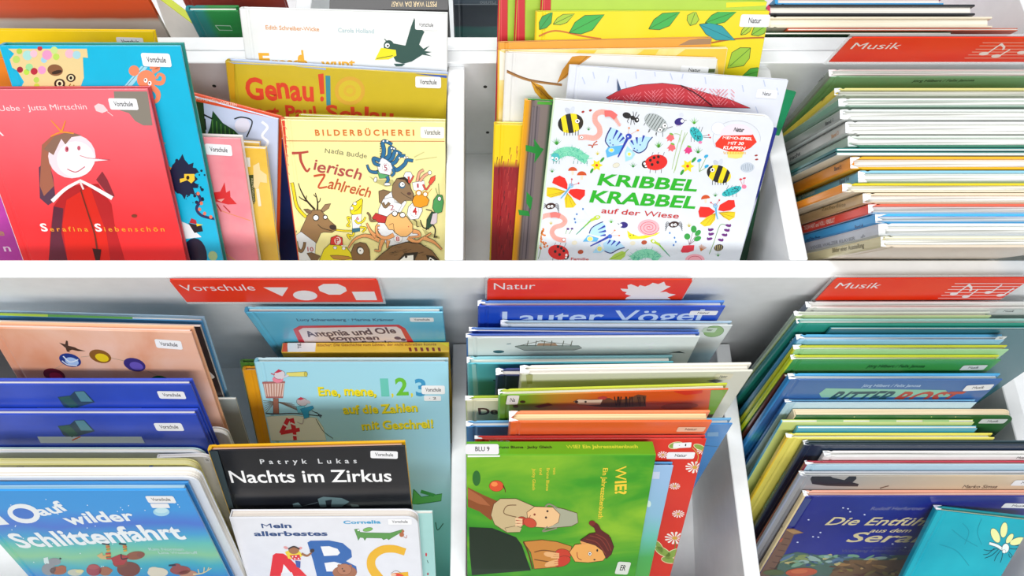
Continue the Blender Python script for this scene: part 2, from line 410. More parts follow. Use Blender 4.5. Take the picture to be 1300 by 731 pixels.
B('V3b', 'U', (380, 146), (566, 153), 32, .005, '#cfd61e', back='#dfe23a', style='soft', label='thin lime green book peeking out behind the cream animal parade book', group=G)
B('V3', 'U', (356, 152), (565, 155), 32, .009, '#f8eea6', spine='#e0492f', back='#e9dfa0', label='cream book with a red spine and a parade of numbered cartoon animals', group=G)
B('U6b', 'U', (268, 178), (329, 182), 31, .006, '#d8b04c', back='#c79a35', style='soft', label='small tan booklet right behind the ochre book at upper left', group=G)
B('U6', 'U', (270, 186), (337, 189), 31, .006, ('mix', '#e8b93a', '#f0cc5a', 18), style='soft', label='small ochre yellow book beside the pink fox book', group=G)
B('U5', 'U', (214, 173), (305, 176), 31, .010, ('mix', '#f08a96', '#f49aa2', 30), back='#e9e4e0', label='small pink textured book with a red fox', group=G)
B('UP', 'U', (-120, 100), (-2, 102), 33, .008, ('mix', '#b02a9a', '#c23fb0', 8), label='purple book whose edge shows at the far left beside the red one', group=G, d=.80)
B('UO', 'U', (-60, 76), (11, 74), 33, .006, '#f2861d', label='orange book peeking out left of the cyan book', group=G)
B('U2', 'U', (-2, 58), (229, 58), 32.5, .012, '#08b6dc', spine='#159cc0', back='#2a8f86', label='cyan book with a spotted lynx, an orange octopus and an ink splash', group=G)
B('U3', 'U', (-48, 114), (187, 113), 33, .010, ('tbands', 14, .03, ((0, '#f2707c'), (.08, '#ee4c54'), (.125, '#ea3034'), (.4, '#e42a22'))), back='#c94850', label='red book with a girl with a long pointed nose, foremost at upper left', group=G)
# ============================================================ UPPER TIER, middle (nature) compartment
G = 'nature books in the upper middle compartment'
B('N1', 'U', (634, -24), (972, -20), 34, .005, '#a9cc3c', spine='#c9222e', label='light green book with a red spine, rearmost of three alike in the upper middle', group=G, dcap=.815)
B('N1b', 'U', (656, -15), (973, -10), 34, .005, '#a9cc3c', spine='#c9222e', label='light green book with a red spine, second of three alike in the upper middle', group=G, dcap=.82)
B('N1c', 'U', (688, -4), (974, 2), 34, .005, '#b2d24a', spine='#c9222e', label='light green book with a red spine, foremost of three alike in the upper middle', group=G, dcap=.82)
B('N2', 'U', (681, 15), (977, 14), 34, .007, ('mix', '#f4d90e', '#e9dc2c', 14), spine='#e5c21a', back='#c9d23a', label='yellow book painted with green and blue leaves on twigs', group=G, dcap=.82)
B('N3', 'U', (633, 54), (904, 48), 34, .006, '#eba33e', spine='#d98f35', back='#e0a45a', pages=('pages', '#f0c484', '#d99c5a'), label='worn orange book with a scuffed corner below the yellow leaf book', group=G)
B('N4', 'U', (633, 64), (924, 61), 34, .005, ('mix', '#f7e7b4', '#f2cf5c', 16), spine='#f0b53c', back='#f6ecc0', label='pale yellow book with petals behind the white leaf book', group=G)
B('N5', 'U', (643, 67), (911, 75), 34, .007, '#e9e7e3', back='#f4eee6', label='white book with a brown twig and ochre autumn leaves', group=G)
B('N7', 'U', (628, 158), (674, 159), 34, .010, ('bands', 60, .004, ((0, '#7d1420'), (.13, '#a31d22'), (.165, '#8f1a22'), (.172, '#f6d41c'), (1, '#f9dc22'))), spine='#f2cc1c', back='#f6e264', label='book with yellow top and shaggy dark red cover, left in the upper nature row', group=G)
B('N8', 'U', (667, 127), (706, 129), 34, .006, ('hbands', 30, .001, ((0, '#f0a818'), (.006, '#e59c18'), (.0062, '#6a5f5c'), (.012, '#8f7f7a'), (.024, '#9a8a84'), (.0245, '#0f5a2c'), (.05, '#12602e'))), spine='#f3b21e', back='#3fae36', label='grey-brown bark-patterned book with orange spine, left of the insect book', group=G)
B('NG', 'U', (905, 96), (1011, 117), 34, .004, ('brush', '#0f7a4a', '#1fa06a', '#14909a', 7), label='teal and green painted book behind the white hedgehog book', group=G, Lmax=.055)
B('N6', 'U', (724, 83), (1001, 102), 34, .005, '#e4e8f2', label='white book with a red cross-hatched hedgehog back', group=G, yaw=-.012)
B('NR', 'U', (800, 188), (977, 188), 34, .003, '#0d4527', back='#e8f0ea', style='board', rad=.055, label='dark green round-cornered book behind the insect book at its right', group=G)
B('NB', 'U', (740, 138), (987, 163), 34.5, .003, ('tbands', 20, .001, ((0, '#1c2a86'), (.075, '#1c2a86'), (.078, '#d6d6ea'), (1, '#dcdcee'))), back='#1c2a86', style='soft', label='thin white book with a navy back, directly behind the insect book', group=G, yaw=-.006)
B('N9', 'U', (704, 127), (986, 149), 35, .008, '#e2e6ec', spine='#cfe6c0', back='#f3f6f0', style='board', label='white board book covered in painted insects, worms and flowers', group=G, yaw=-.008)
# ============================================================ UPPER TIER, right (music) compartment
G = 'music books in the upper right compartment'
PM = ('pages', '#f4f4ef', '#8f8f88')
def stackbook(id, x, y, lam, t, spine, front, back, lab, x1=1373, y1=None, pages=PM, style='hard', tier='UM', **k):
    return B(id, tier, (x, y), (x1, y if y1 is None else y1), lam, t, front, spine, back, pages, style, lab, G, **k)
SM = stackbook
SM('M1', 1054, 98, -11, .009, '#8b938c', '#79b08c', '#d8dcda', 'music book with grey spine and light green cover, rearmost under the tilted red sign')
SM('M2', 1061, 122, -17, 0.0085, '#e9cf3c', '#d6e0cc', '#f2ec9a', 'music book with yellow spine, second from the back at upper right')
SM('M3', 1066, 136, -21, 0.0085, '#7c9c8c', '#9bb8a6', '#e4ece6', 'slim music book with sage green spine below the yellow one at upper right')
SM('M4', 1068, 152, -22, 0.0098, '#8e918c', '#dde0dd', '#dde3df', 'music book with grey spine between the sage green and the pale grey one')
SM('M5', 1075, 170, -22, 0.0115, '#c9c7c2', '#e8e8e4', '#eef0ee', 'music book with pale grey spine at upper right')
SM('M6', 1078, 187, -22, 0.011, '#9fb4a3', '#3f7f66', '#dfe8dd', 'music book with grey-green spine above two thin dark booklets')
SM('M7a', 1062, 192, -22, 0.003, '#2f6f6e', '#1f6e70', '#3a8a86', 'thin teal stapled booklet, upper of two at upper right', style='soft')
SM('M7b', 1062, 197, -22, 0.003, '#3c5f60', '#d9e4e4', '#58908a', 'thin teal stapled booklet, lower of two at upper right', style='soft')
SM('M8', 1081, 215, -22, 0.0118, '#ee9420', '#f0b21c', '#f2b62a', 'music book with orange spine and yellow-orange covers, upper of two orange spines')
SM('M9', 1091, 233, -22, 0.012, '#5fa9d2', '#a8b890', '#8fcbea', 'music book with sky blue spine and cloud pattern')
SM('M10', 1071, 244, -22, 0.0082, '#ee9220', '#efe2c8', '#e6d21e', 'shorter music book with orange spine and yellow back cover')
SM('M11', 1097, 259, -22, 0.01, '#c9a878', '#e8d6b8', '#ecdcc0', 'music book with tan spine above the red one')
SM('M12', 1104, 272, -22, 0.0092, '#e8402e', '#bfe0f4', '#ee6a50', 'music book with red spine')
SM('M13', 1113, 284, -22, 0.0088, '#3da2e0', '#58b8ee', '#49b2f2', 'music book with bright blue spine below the red one')
SM('M14', 1117, 300, -22, 0.0112, '#b9bdc8', '#e6edf4', '#dfe6ee', 'music book with silver grey spine')
SM('M15', 1120, 314, -22, 0.0095, '#cfc49a', '#dccdb8', '#efeacb', 'music book with cream spine, foremost at upper right')
# ============================================================ FAR HALF of the island
G = 'books on the far side of the trough'
def far(id, TL, TRp, lam, t, c, lab, d, **k): return B(id, 'F', TL, TRp, lam, t, c, label=lab, group=G, d=d, **k)
OBS['F'] = []
_p = pose
def pose(TL, TRp, lam, t, d, tier, Lmax=None, yaw=0):
    return _p(TL, TRp, lam, t, d, 'U' if tier == 'F' else tier, Lmax, yaw)
far('X9', (-70, -12), (182, -12), -3, .006, ('bands', 20, .004, ((0, '#d8cfc4'), (.150, '#d8cfc4'), (.153, '#cfae96'), (.156, '#c0501c'), (.172, '#e8581c'), (1, '#d9430f'))), 'glossy orange-red and beige book lying furthest left on the far side', .880)
far('X10', (196, -6), (268, 48), -4, .009, '#f0ece2', 'white book with a lime spine leaning sideways at the far upper left', .935, style='top', spine='#b9c41e', Lmax=.12)
far('X11', (226, -12), (356, -14), -3, .010, '#a8382c', 'dark red book behind the green one on the far side', .935)
far('X6', (236, 14), (302, 14), -5, .008, ('hbands', 30, .004, ((0, '#117a8a'), (.02, '#12857a'), (.026, '#1a8a3c'), (1, '#157434'))), 'green and teal book with an empty printed frame beside the white crow book', .872)
far('X7', (418, 12), (569, 13), -14, .016, '#3c3a3a', 'black book with upside-down spine title on the far side', .884, style='top')
far('X8', (575, -18), (634, -18), -4, .010, ('bands', 20, .004, ((0, '#0f5a56'), (.105, '#10615c'), (.108, '#2a3440'), (.146, '#242c36'), (.149, '#4c5a68'), (1, '#3a434e'))), 'dark slate book with a teal stripe at the foot on the far side', .912)
far('X5', (960, 44), (1208, 44), -24, .003, '#24502c', 'thin dark green booklet, lowest of the far stack at top right', .886, style='soft')
far('X4', (1000, 39), (1292, 39), -24, .003, '#d9562c', 'thin orange-red booklet under the cream book on the far side', .887, style='soft')
far('X3', (975, 35), (1260, 35), -24, .0125, '#f4ead2', 'thick cream book in the far stack at top right', .888, pages=('pages', '#fbf6e6', '#e6d9b8'))
far('X2', (975, 19), (1238, 19), -24, .012, '#2c2f33', 'black book with pink spine end in the far stack at top right', .889, spine='#c9385a')
far('X1', (985, 6), (1198, 6), -24, .009, '#3d9bd4', 'blue and pink book, topmost of the far stack at top right', .896, back='#d83f8c')
# ============================================================ LOWER TIER, left (pre-school) compartment
G = 'picture books in the lower left compartment'
B('L1', 'L', (-62, 399), (257, 408), 21, 0.0081, '#4d93c8', spine='#8fb83a', back='#a9cfe8', label='light blue and green book, rearmost in the lower left pile', group=G)
B('L1b', 'L', (-62, 408), (254, 415), 21, 0.0036, '#3a3236', back='#b8b0b0', style='soft', label='dark thin book with a white shelf label on its edge, behind the salmon book', group=G)
B('RW', 'L', (238, 507), (299, 507), 24, 0.0036, '#a3adad', style='soft', label='thin grey book showing behind the ochre one', group=G)
B('L2', 'L', (-17, 416), (243, 422), 21, 0.0090, ('tri', '#f0c8b8', '#eab498', '#dd8c62', 9), spine='#e08a5a', back='#f0b890', pages=('pages', '#f8e6dc', '#e6c0ac'), label='salmon pink book with a ring of coloured discs and a leaping frog', group=G)
B('LY', 'L', (228, 549), (287, 548), 20, 0.0072, '#e8e6e2', style='board', label='small white board book with a dark picture, half hidden behind the black book', group=G)
B('L3', 'L', (-62, 488), (242, 488), 20, 0.0081, ('mix', '#2c4ec4', '#2442ae', 10), back='#3350c8', label='royal blue book with a picture of an open book, rear one of two alike', group=G)
B('L4', 'L', (-62, 526), (249, 526), 20, 0.0081, ('mix', '#2c4ec4', '#2442ae', 10), back='#3350c8', label='royal blue book with a picture of an open book, front one of two alike', group=G)
B('L5', 'L', (-62, 574), (257, 574), 20, 0.0063, '#eef3f2', back='#c8e6e4', style='board', label='thin white board book between the blue and the pale yellow one', group=G)
B('LX', 'L', (200, 581), (268, 579), 20, 0.0045, '#eceae6', style='board', label='white board book edge with shelf labels beside the black book', group=G)
B('L6', 'L', (-62, 590), (248, 590), 20, 0.0081, '#f1e88c', back='#f4eea0', pages=('pages', '#f6efb0', '#ddd07c'), style='board', label='pale yellow board book with a small blue crescent moon', group=G)
B('R1', 'L', (311, 397), (562, 397), -2, 0.0072, ('mix', '#46b4dc', '#6cc4e4', 8), spine='#3a9cc4', back='#8fd4ec', label='light blue book with a red-framed handwritten title under the left lower sign', group=G)
B('R2', 'L', (357, 447), (570, 446), 8, .012, '#f0c02e', spine='#f3c63a', style='top', label='yellow book standing with its printed spine upwards', group=G)
B('RG', 'L', (305, 460), (390, 460), 31, 0.0063, '#48782a', label='narrow moss green book behind the ochre one at lower left', group=G)
B('RO', 'L', (308, 470), (395, 470), 31, 0.0081, ('mix', '#e8a41e', '#dd9516', 12), label='ochre book at the left of the pale turquoise counting book', group=G)
B('R3', 'L', (323, 460), (569, 460), 31, 0.0090, ('bands', 5, .03, ((.0, '#4fc4b4'), (.14, '#84d4cc'), (.22, '#b4e2ea'), (.28, '#a8def0'), (1, '#8ccfe6'))), spine='#8fd0e2', back='#d8eef2', label='pale turquoise counting book with pirate mice and yellow lettering', group=G)
B('R4', 'L', (264, 572), (514, 566), 27, 0.0081, ('mix', '#14161c', '#1c1f26', 12), spine='#e8b818', back='#f2b816', pages=('pages', '#ecc9ae', '#c99c84'), label='black night-time book with yellow back cover and white title', group=G, Lmax=.35)
B('L7', 'L', (-70, 606), (250, 605), 20, 0.0108, '#e4e8ec', style='board', label='thick white board book behind the blue sleigh ride book', group=G, Lmax=.32)
B('L8', 'L', (-62, 623), (236, 622), 20, 0.0099, ('tbands', 9, .06, ((0, '#2f9ae6'), (.03, '#3f74d8'), (.055, '#2aa0d8'), (.075, '#5cc4b8'), (.10, '#8ccf9c'), (.125, '#3fb4c4'), (.155, '#2a80d8'), (.3, '#2458b8'))), spine='#2a7cc8', back='#2f86c8', pages=('pages', '#bfe0ea', '#7fb8d0'), label='blue winter book with white hand-drawn title and animals on a sleigh', group=G, Lmax=.32)
B('R5b', 'L', (440, 652), (549, 652), 28, 0.0045, '#a9d8d4', back='#c8e8e8', style='soft', label='pale mint thin book behind the alphabet book', group=G, Lmax=.26)
B('R5', 'L', (292, 657), (530, 656), 28, 0.0108, '#e9eaf0', pages=('pages', '#f4ece2', '#d9c8bc'), style='board', label='white alphabet board book with big red, blue and yellow letters', group=G, Lmax=.25)
# ============================================================ LOWER TIER, middle (nature) compartment
G = 'nature books in the lower middle compartment'
B('P1', 'L', (608, 389), (921, 389), 4, 0.0072, ('mix', '#2348c0', '#1c54c8', 8), back='#4f8ce0', label='deep blue book with large white letters right under the middle lower sign', group=G)
B('P2', 'L', (637, 412), (930, 413), 4, 0.0054, ('bands', 20, .01, ((0, '#1c2e38'), (.22, '#3c5c6c'), (.27, '#8fb4c4'), (.29, '#e4ecec'), (1, '#f0f2f0'))), back='#bcd8ee', label='pale book with a green heart label, behind the ship book', group=G)
B('P3a', 'L', (597, 421), (888, 424), 6, 0.0054, '#2c58c0', back='#5a90dc', label='blue film-wrapped book right behind the ship book', group=G)
B('P3', 'L', (593, 429), (889, 427), 7, 0.0054, ('bands', 30, .012, ((0, '#0f6470'), (.265, '#138c9c'), (.278, '#64b8c0'), (.288, '#e2ecea'), (1, '#eef2f0'))), spine='#3c74b8', back='#3a66c4', label='teal and white sea book with a drawn ship', group=G)
B('P4', 'L', (594, 462), (855, 460), 8, 0.0090, ('mix', '#4fb2c4', '#5fc0cc', 12), spine='#7fc8d4', back='#9cdce6', label='light teal book between the ship book and the white one', group=G)
B('P5', 'L', (631, 477), (720, 477), 7, 0.0090, '#14285c', back='#2a3c84', label='navy blue book with film-wrapped spine left behind the white book', group=G)
B('P6', 'L', (662, 475), (956, 471), 7, 0.0099, ('bands', 30, .01, ((0, '#2c2c28'), (.24, '#44443c'), (.262, '#dfe0d0'), (1, '#f2f0e4'))), back='#f4f0e2', spine='#ded8c4', label='cream white book reaching furthest right over the divider', group=G)
B('P8', 'L', (592, 509), (700, 508), 8, 0.0063, '#ece6c2', back='#b8d42c', spine='#d8dca0', label='cream book with lime back edge and brown letters, at lower left of nature books', group=G)
B('P7', 'L', (634, 502), (925, 494), 8, 0.0072, ('hbands', 8, .07, ((0, '#6fae22'), (.06, '#7aa828'), (.10, '#c98a2c'), (.14, '#e0641c'), (.25, '#dd5a1a'), (.29, '#8fae2a'), (1, '#86b42c'))), spine='#6db02c', back='#c6d42c', label='green and orange book with a polar bear cub', group=G)
B('P10', 'L', (593, 542), (930, 538), 10, 0.0072, ('mix', '#2f7cc4', '#3a8cd0', 10), back='#6cb4e4', label='medium blue book behind the red daisy book', group=G)
B('P9', 'L', (648, 536), (904, 535), 10, 0.0126, '#f2682a', spine='#e8622a', back='#f08a58', pages=('pages', '#ecd9a8', '#cfb47c'), label='orange book with thick cream page block', group=G)
B('P11', 'L', (604, 558), (897, 557), 27, 0.0054, ('mix', '#d8281a', '#dd3420', 14), back='#e83c30', spine='#c8241c', label='red book scattered with white daisies', group=G, Lmax=.275)
B('P12', 'L', (742, 590), (855, 591), 30, 0.0054, ('tbands', 12, .04, ((0, '#9cc0e6'), (.05, '#8fc0dc'), (.09, '#6cc4b4'), (.13, '#4fae5c'), (.22, '#5fae34'))), back='#58a4dc', label='slim light blue and green book behind the bright green one', group=G, Lmax=.29)
B('P13', 'L', (592, 577), (833, 577), 32, .018, ('brush', '#1f7a1c', '#3f9a22', '#8fc02c', 5), spine='#62b01e', back='#4c9a20', style='top', label='bright green book turned on its side, with two children hugging apples', group=G, Lmax=.30)
# ============================================================ LOWER TIER, right (music) compartment
G = 'music books in the lower right compartment'
SL = lambda *a, **k: stackbook(*a, tier='LM', **k)
SL('Q1', 1025, 391, 2, 0.0075, '#5a6478', '#dfe0dc', '#e4e6e4', 'white and grey music book directly under the right lower sign', x1=1380)
SL('Q2', 1010, 401, 4, 0.0053, '#8fa092', '#c4d8a0', '#e2e8dc', 'whitish green music book reaching furthest left at lower right', x1=1259)
SL('Q3', 1013, 411, 4, 0.0062, '#2c8486', '#2f9c86', '#a8d8d0', 'teal green wide music book below the whitish green one', x1=1380)
SL('Q4', 1055, 418, 5, 0.0026, '#1f6f7c', '#2a6a74', '#3f98a0', 'thin dark teal booklet between the teal and the light blue music books', style='soft', x1=1380)
SL('Q5', 1013, 432, 6, 0.0070, '#3f8fbc', '#8fc8e8', '#5fb4e0', 'light blue music book with blue spine', x1=1275)
SL('Q6', 1009, 444, 7, 0.0057, '#c6cc24', '#a8dca0', '#dfe038', 'music book with yellow back and pale green cover', x1=1281)
SL('Q7', 1006, 457, 8, 0.0062, '#c9dc1c', '#3f9c4c', '#e0e430', 'music book with lime spine and green cover', x1=1271)
SL('Q7b', 996, 478, 9, 0.0035, '#5c2418', '#6c2c1c', '#6c3424', 'small dark brown book tucked between the lime and the blue spines', x1=1150, style='soft')
SL('Q8', 1003, 482, 10, 0.0079, '#2f8cd0', ('bands', 14, .02, ((0, '#123a70'), (.19, '#2878b4'), (.21, '#58b0b8'), (.225, '#3c8cc0'), (.245, '#3c6cac'), (1, '#3f66a8'))), '#4cb0e8', 'blue music book with a cut-off rust red title', x1=1273)
SL('Q9', 998, 511, 12, 0.0040, '#2a68a8', '#bfe0f0', '#7cc4ec', 'thin light blue booklet above the cream and green board book', x1=1240)
SL('Q10', 1010, 528, 13, 0.0088, '#e4cfa8', ('mix', '#1d5a26', '#2a6c30', 20), '#ecd8b4', 'dark green board book with thick cream pages', x1=1291, style='board', pages=('pages', '#f0dcb8', '#dfc69c'))
SL('Q11', 993, 536, 15, 0.0035, '#4cb0d4', '#d4e088', '#cfe06c', 'thin light blue and lime striped booklet, upper of two', x1=1237, style='soft')
SL('Q11b', 1013, 544, 15, 0.0035, '#3a9cc0', '#3fa4c8', '#5cb8dc', 'thin light blue booklet under the lime striped one', x1=1241, style='soft')
SL('Q12', 1000, 556, 16, 0.0066, '#f0cc1e', '#f4e86c', '#f0e460', 'music book with bright yellow spine', x1=1263)
SL('Q13', 1022, 565, 17, 0.0062, '#2a3a50', '#24344c', '#3a5058', 'music book with dark slate spine and green lettering', pages=('pages', '#5c6c70', '#2c3844'), x1=1342)
SL('Q14', 1048, 579, 17, 0.0070, '#eceae8', '#f2f0ee', '#f6f4f2', 'white music book in front of the dark slate one', x1=1342)
SL('Q15', 1024, 590, 17, 0.0053, '#8c1c30', '#b8d8ea', '#c8324c', 'music book with dark red spine and pale blue cover', x1=1342)
SL('Q16', 1017, 604, 18, 0.0062, '#9ca4b8', ('hbands', 8, .05, ((0, '#8c94a4'), (.1, '#b4aca0'), (.2, '#d8c0a0'), (1, '#ccc4bc'))), '#c8ccd4', 'grey-beige music book with a black bird silhouette', x1=1342)
SL('Q17', 1022, 630, 19, 0.0079, '#ecd6a4', ('mix', '#171f80', '#1c2892', 7), '#e8a890', 'dark blue opera picture book with cream spine and golden title', pages=('pages', '#f4dccc', '#d89a84'), x1=1328)
SL('Q18', 1190, 648, 37, 0.0088, '#0f8a9c', ('mix', '#10a0b4', '#1cb4c4', 10), '#14909c', 'turquoise comic book with a yellow-winged fly, foremost at lower right', y1=662, pages=('pages', '#f2ecc0', '#d8d098'), x1=1312, Lmax=.20)
# ============================================================ SIGNS: red card in a clear acrylic holder
def sign(id, tier, TL, TRp, lam, hh, gx, d, label):
    A, B_, T, D, N, wd, L = pose(TL, TRp, lam, .003, d, 'U', hh)
    M = Matrix.Identity(4)
    for i, v in enumerate((T, N, -D)): M.col[i][:3] = v
    M.translation = A+D*L
    ob = empty('sign', M, label, 'sign', 'red subject signs')
    box('acrylic_plate', (-gx, wd+gx, .0012, .0030, -.008, L+.002), glass_mat(), ob, .0003)
    ol = []
    r = .004
    for cx, cz, s0 in ((wd-r, L-r, 0), (r, L-r, 90)):
        ol += [(cx+r*math.cos(math.radians(s0+22.5*k)), cz+r*math.sin(math.radians(s0+22.5*k))) for k in range(5)]
    ol += [(0, 0), (wd, 0)]
    prism('red_card', ol, 'y', 0, .0008, mat(('mix', '#f23008', '#f43c10', 20), .4, .12), ob)
    t = box('card_edge', (.001, wd-.001, .0008, .0012, L-.0012, L+.0004), mat('#c8200e', .4, .1), ob, 0)
    T_ = dict(M=M, w=wd, L=L, t=.003, ob=ob, id=id); BOOKS[id] = T_; return T_
BW = '#f6eef0'
sign('S1', 'L', (214, 355), (479, 355), 0, .052, .002, .748, 'red sign with four white geometric shapes above the lower left books')
a = Art(BOOKS['S1'], 'lettering').z(190, 340, 4.194)
a.text('Vorschule', (180, 122), (566, 119), 32, BW, 0)
a.new(); a.poly([(605, 103), (738, 103), (706, 151)], BW); a.new(); a.ell(828, 146, 65, 26, BW, 3)
a.new(); a.poly([(897, 100), (925, 85), (1000, 84), (1042, 102), (1050, 122), (1015, 142), (955, 142), (905, 122)], BW)
a.new(); a.poly([(1076, 126), (1196, 125), (1212, 171), (1100, 171)], BW); a.done()
sign('S2', 'L', (619, 355), (880, 355), 0, .048, .002, .748, 'red sign with a white maple leaf above the lower middle books')
a = Art(BOOKS['S2'], 'lettering').z(570, 340, 3.333)
a.text('Natur', (190, 91), (364, 89), 27, BW, 0)
a.new(); a.poly([(725, 87), (758, 89), (755, 73), (770, 68), (800, 80), (808, 72), (830, 78), (850, 70), (862, 62), (885, 68), (910, 58), (918, 74), (938, 78), (892, 103), (918, 100), (932, 108), (960, 112), (925, 124), (940, 133), (745, 133), (752, 124), (770, 118), (745, 110), (752, 102), (735, 98)], BW); a.done()
def notes(a, Z, ox, oy, k, y0, lines, nt):
    pass
sign('S3', 'L', (1061, 354), (1310, 353), 0, .048, .002, .748, 'red sign with white musical notes above the lower right books')
a = Art(BOOKS['S3'], 'lettering').z(1030, 340, 4.8148)
a.text('Musik', (140, 124), (408, 124), 34, BW, 0, 0)
for i, (xa, xb, y) in enumerate([(878, 1310, 95), (857, 1290, 113), (835, 1270, 131), (817, 1245, 150), (795, 1222, 167), (775, 1200, 184)]):
    a.new(); a.line([(xa, y), (xb, y)], BW, 3)
for cx, cy in ((872, 157), (945, 174), (1082, 149), (1155, 166)):
    a.new(2); a.ell(cx, cy, 25, 8, BW, -6)
for p in ([(888, 155), (965, 100)], [(960, 172), (1020, 130)], [(1100, 147), (1165, 102)], [(1175, 164), (1238, 122)]):
    a.new(3); a.line(p, BW, 6)
a.new(4); a.poly([(955, 108), (968, 95), (985, 118), (980, 138), (962, 144), (972, 125)], BW); a.done()
sign('S4', 'U', (1081, 48), (1378, 48), -14, .026, .002, .77, 'tilted red sign with white musical notes above the upper right books')
a = Art(BOOKS['S4'], 'lettering').z(960, 0, 3.824)
a.text('Musik', (455, 237), (690, 237), 30, BW, 0, 0)
for xa, xb, y in [(1100, 1300, 207), (1085, 1300, 222), (1066, 1300, 238), (1048, 1300, 252), (1030, 1300, 266), (1012, 1300, 281)]:
    a.new(); a.line([(xa, y), (xb, y)], '#f4b8aa', 3)
for cx, cy in ((1105, 260), (1165, 271), (1290, 254)):
    a.new(2); a.ell(cx, cy, 24, 8, BW, -6)
for p in ([(1122, 258), (1190, 212)], [(1180, 270), (1232, 240)]):
    a.new(3); a.line(p, BW, 5)
a.new(4); a.poly([(1182, 216), (1194, 208), (1210, 226), (1204, 240), (1192, 242), (1198, 230)], BW); a.done()
# ============================================================ upper left covers
def art(id, Z, **k): return Art(BOOKS[id], **k).z(*Z)
ZA, ZB, ZC, ZD = (0, 0, 3.848), (0, 150, 3.848), (240, 0, 3.714), (240, 150, 3.654)
sticker('U1', (149.5, 58), (183.5, 59), 11)
# --- cyan animal book
a = art('U2', ZA)
a.poly([(40, 238), (425, 238), (430, 282), (405, 280), (410, 380), (395, 420), (360, 432), (100, 432), (118, 400), (85, 345), (60, 330), (48, 290), (70, 262)], '#e8cf94')
for i, (x, y, r, c) in enumerate([(95, 250, 14, '#a9cf4a'), (135, 270, 24, '#a9dcd4'), (165, 262, 18, '#f0c0d0'), (195, 236, 12, '#c03044'), (230, 268, 24, '#e79ac4'), (80, 290, 18, '#bcd86a'), (215, 292, 15, '#a0cfe4'), (143, 328, 18, '#9edc9a'), (167, 348, 17, '#b8283c'), (205, 342, 20, '#e89ac8'), (98, 340, 15, '#a02038'), (275, 277, 16, '#bcdc5a'), (265, 245, 18, '#c9e08a'), (340, 262, 22, '#f0b8c8'), (375, 268, 20, '#a8d4dc'), (178, 390, 14, '#b4d45a'), (130, 352, 14, '#b8e04a'), (180, 420, 14, '#c9d84a')]):
    a.new(2+i % 3); a.ell(x, y, r, r, c)
a.new(9); a.ell(270, 342, 38, 28, '#8a5a3a', 8); a.ell(278, 352, 26, 9, '#3a2418', -12)
for x, y, r in ((292, 408, 24), (347, 380, 20)):
    a.new(12); a.ell(x, y, r+3, r, '#3c2a1c'); a.ell(x, y, r*.7, r*.7, '#efe2b4'); a.ell(x, y, r*.35, r*.4, '#1a120c')
a.new(5); a.line([(345, 410), (330, 432)], '#a8702c', 6); a.new(5); a.line([(362, 415), (352, 432)], '#a8702c', 6)
a.new(1); a.poly([(603, 425), (690, 322), (722, 328), (640, 425)], '#9fd8e8'); a.new(2); a.line([(618, 420), (705, 322)], '#3a90a8', 3)
OC = '#ef8a62'
a.new(4); a.ell(715, 388, 46, 46, OC); a.ell(655, 345, 26, 26, OC); a.curve([(750, 350), (775, 332), (735, 330)], OC, 22, 14)
a.curve([(745, 400), (790, 405), (800, 375), (778, 362), (765, 382)], OC, 24, 12); a.curve([(735, 420), (770, 450), (770, 485), (745, 498), (728, 470)], OC, 30, 12)
a.curve([(690, 420), (700, 428), (720, 440)], OC, 24, 20)
for x, y in ((712, 392), (732, 406)): a.ell(x, y, 9, 11, '#ffffff'); a.ell(x-2, y-2, 4, 5, '#20140c')
a.new(1); a.poly([(500, 218), (600, 222), (585, 226), (505, 226)], '#2a2a2a')
a.z(*ZB); a.new()
a.poly([(768, 98), (808, 122), (782, 146)], '#e8913a'); a.new(); a.poly([(802, 218), (842, 245), (815, 272)], '#e8913a')
INK = '#141a3c'
a.new(1); a.blob(890, 290, 62, 92, INK, 34, .5, -10, 5); a.blob(940, 258, 28, 16, INK, 20, .5, 0, 6); a.blob(945, 328, 22, 12, INK, 20, .5, 0, 8)
R = random.Random(4)
for i in range(26):
    x, y = 890+R.uniform(-20, 110), 300+R.uniform(-60, 130); r = R.uniform(2, 9); a.new(3); a.ell(x, y, r, r, INK, n=8)
a.new(6); a.ell(864, 207, 8, 9, INK); a.poly([(900, 272), (950, 272), (952, 300), (935, 318), (915, 302), (880, 315), (878, 296), (900, 292)], '#f2c838'); a.ell(918, 290, 8, 10, '#2a1a10')
a.new(2); a.curve([(962, 365), (980, 400), (960, 440), (985, 475), (1050, 492)], '#1a2a5a', 16, 12)
for x, y in ((968, 368), (984, 415), (975, 445), (1000, 465), (1030, 482)): a.new(4); a.ell(x, y, 8, 9, '#e0785a')
a.new(2); a.poly([(878, 500), (930, 522), (962, 560), (985, 580), (900, 590)], '#e8eef0'); a.poly([(920, 512), (985, 525), (992, 552), (950, 560)], '#141820'); a.poly([(925, 510), (935, 488), (958, 498), (962, 518)], '#b8222c'); a.poly([(958, 514), (992, 520), (962, 528)], '#f0d02a')
a.new(2); a.ell(950, 680, 62, 95, '#161a34'); a.new(4); a.ell(1040, 672, 22, 24, '#a8c88a', -30); a.done()
sticker('U2', (182, 84), (218.5, 85), 17)
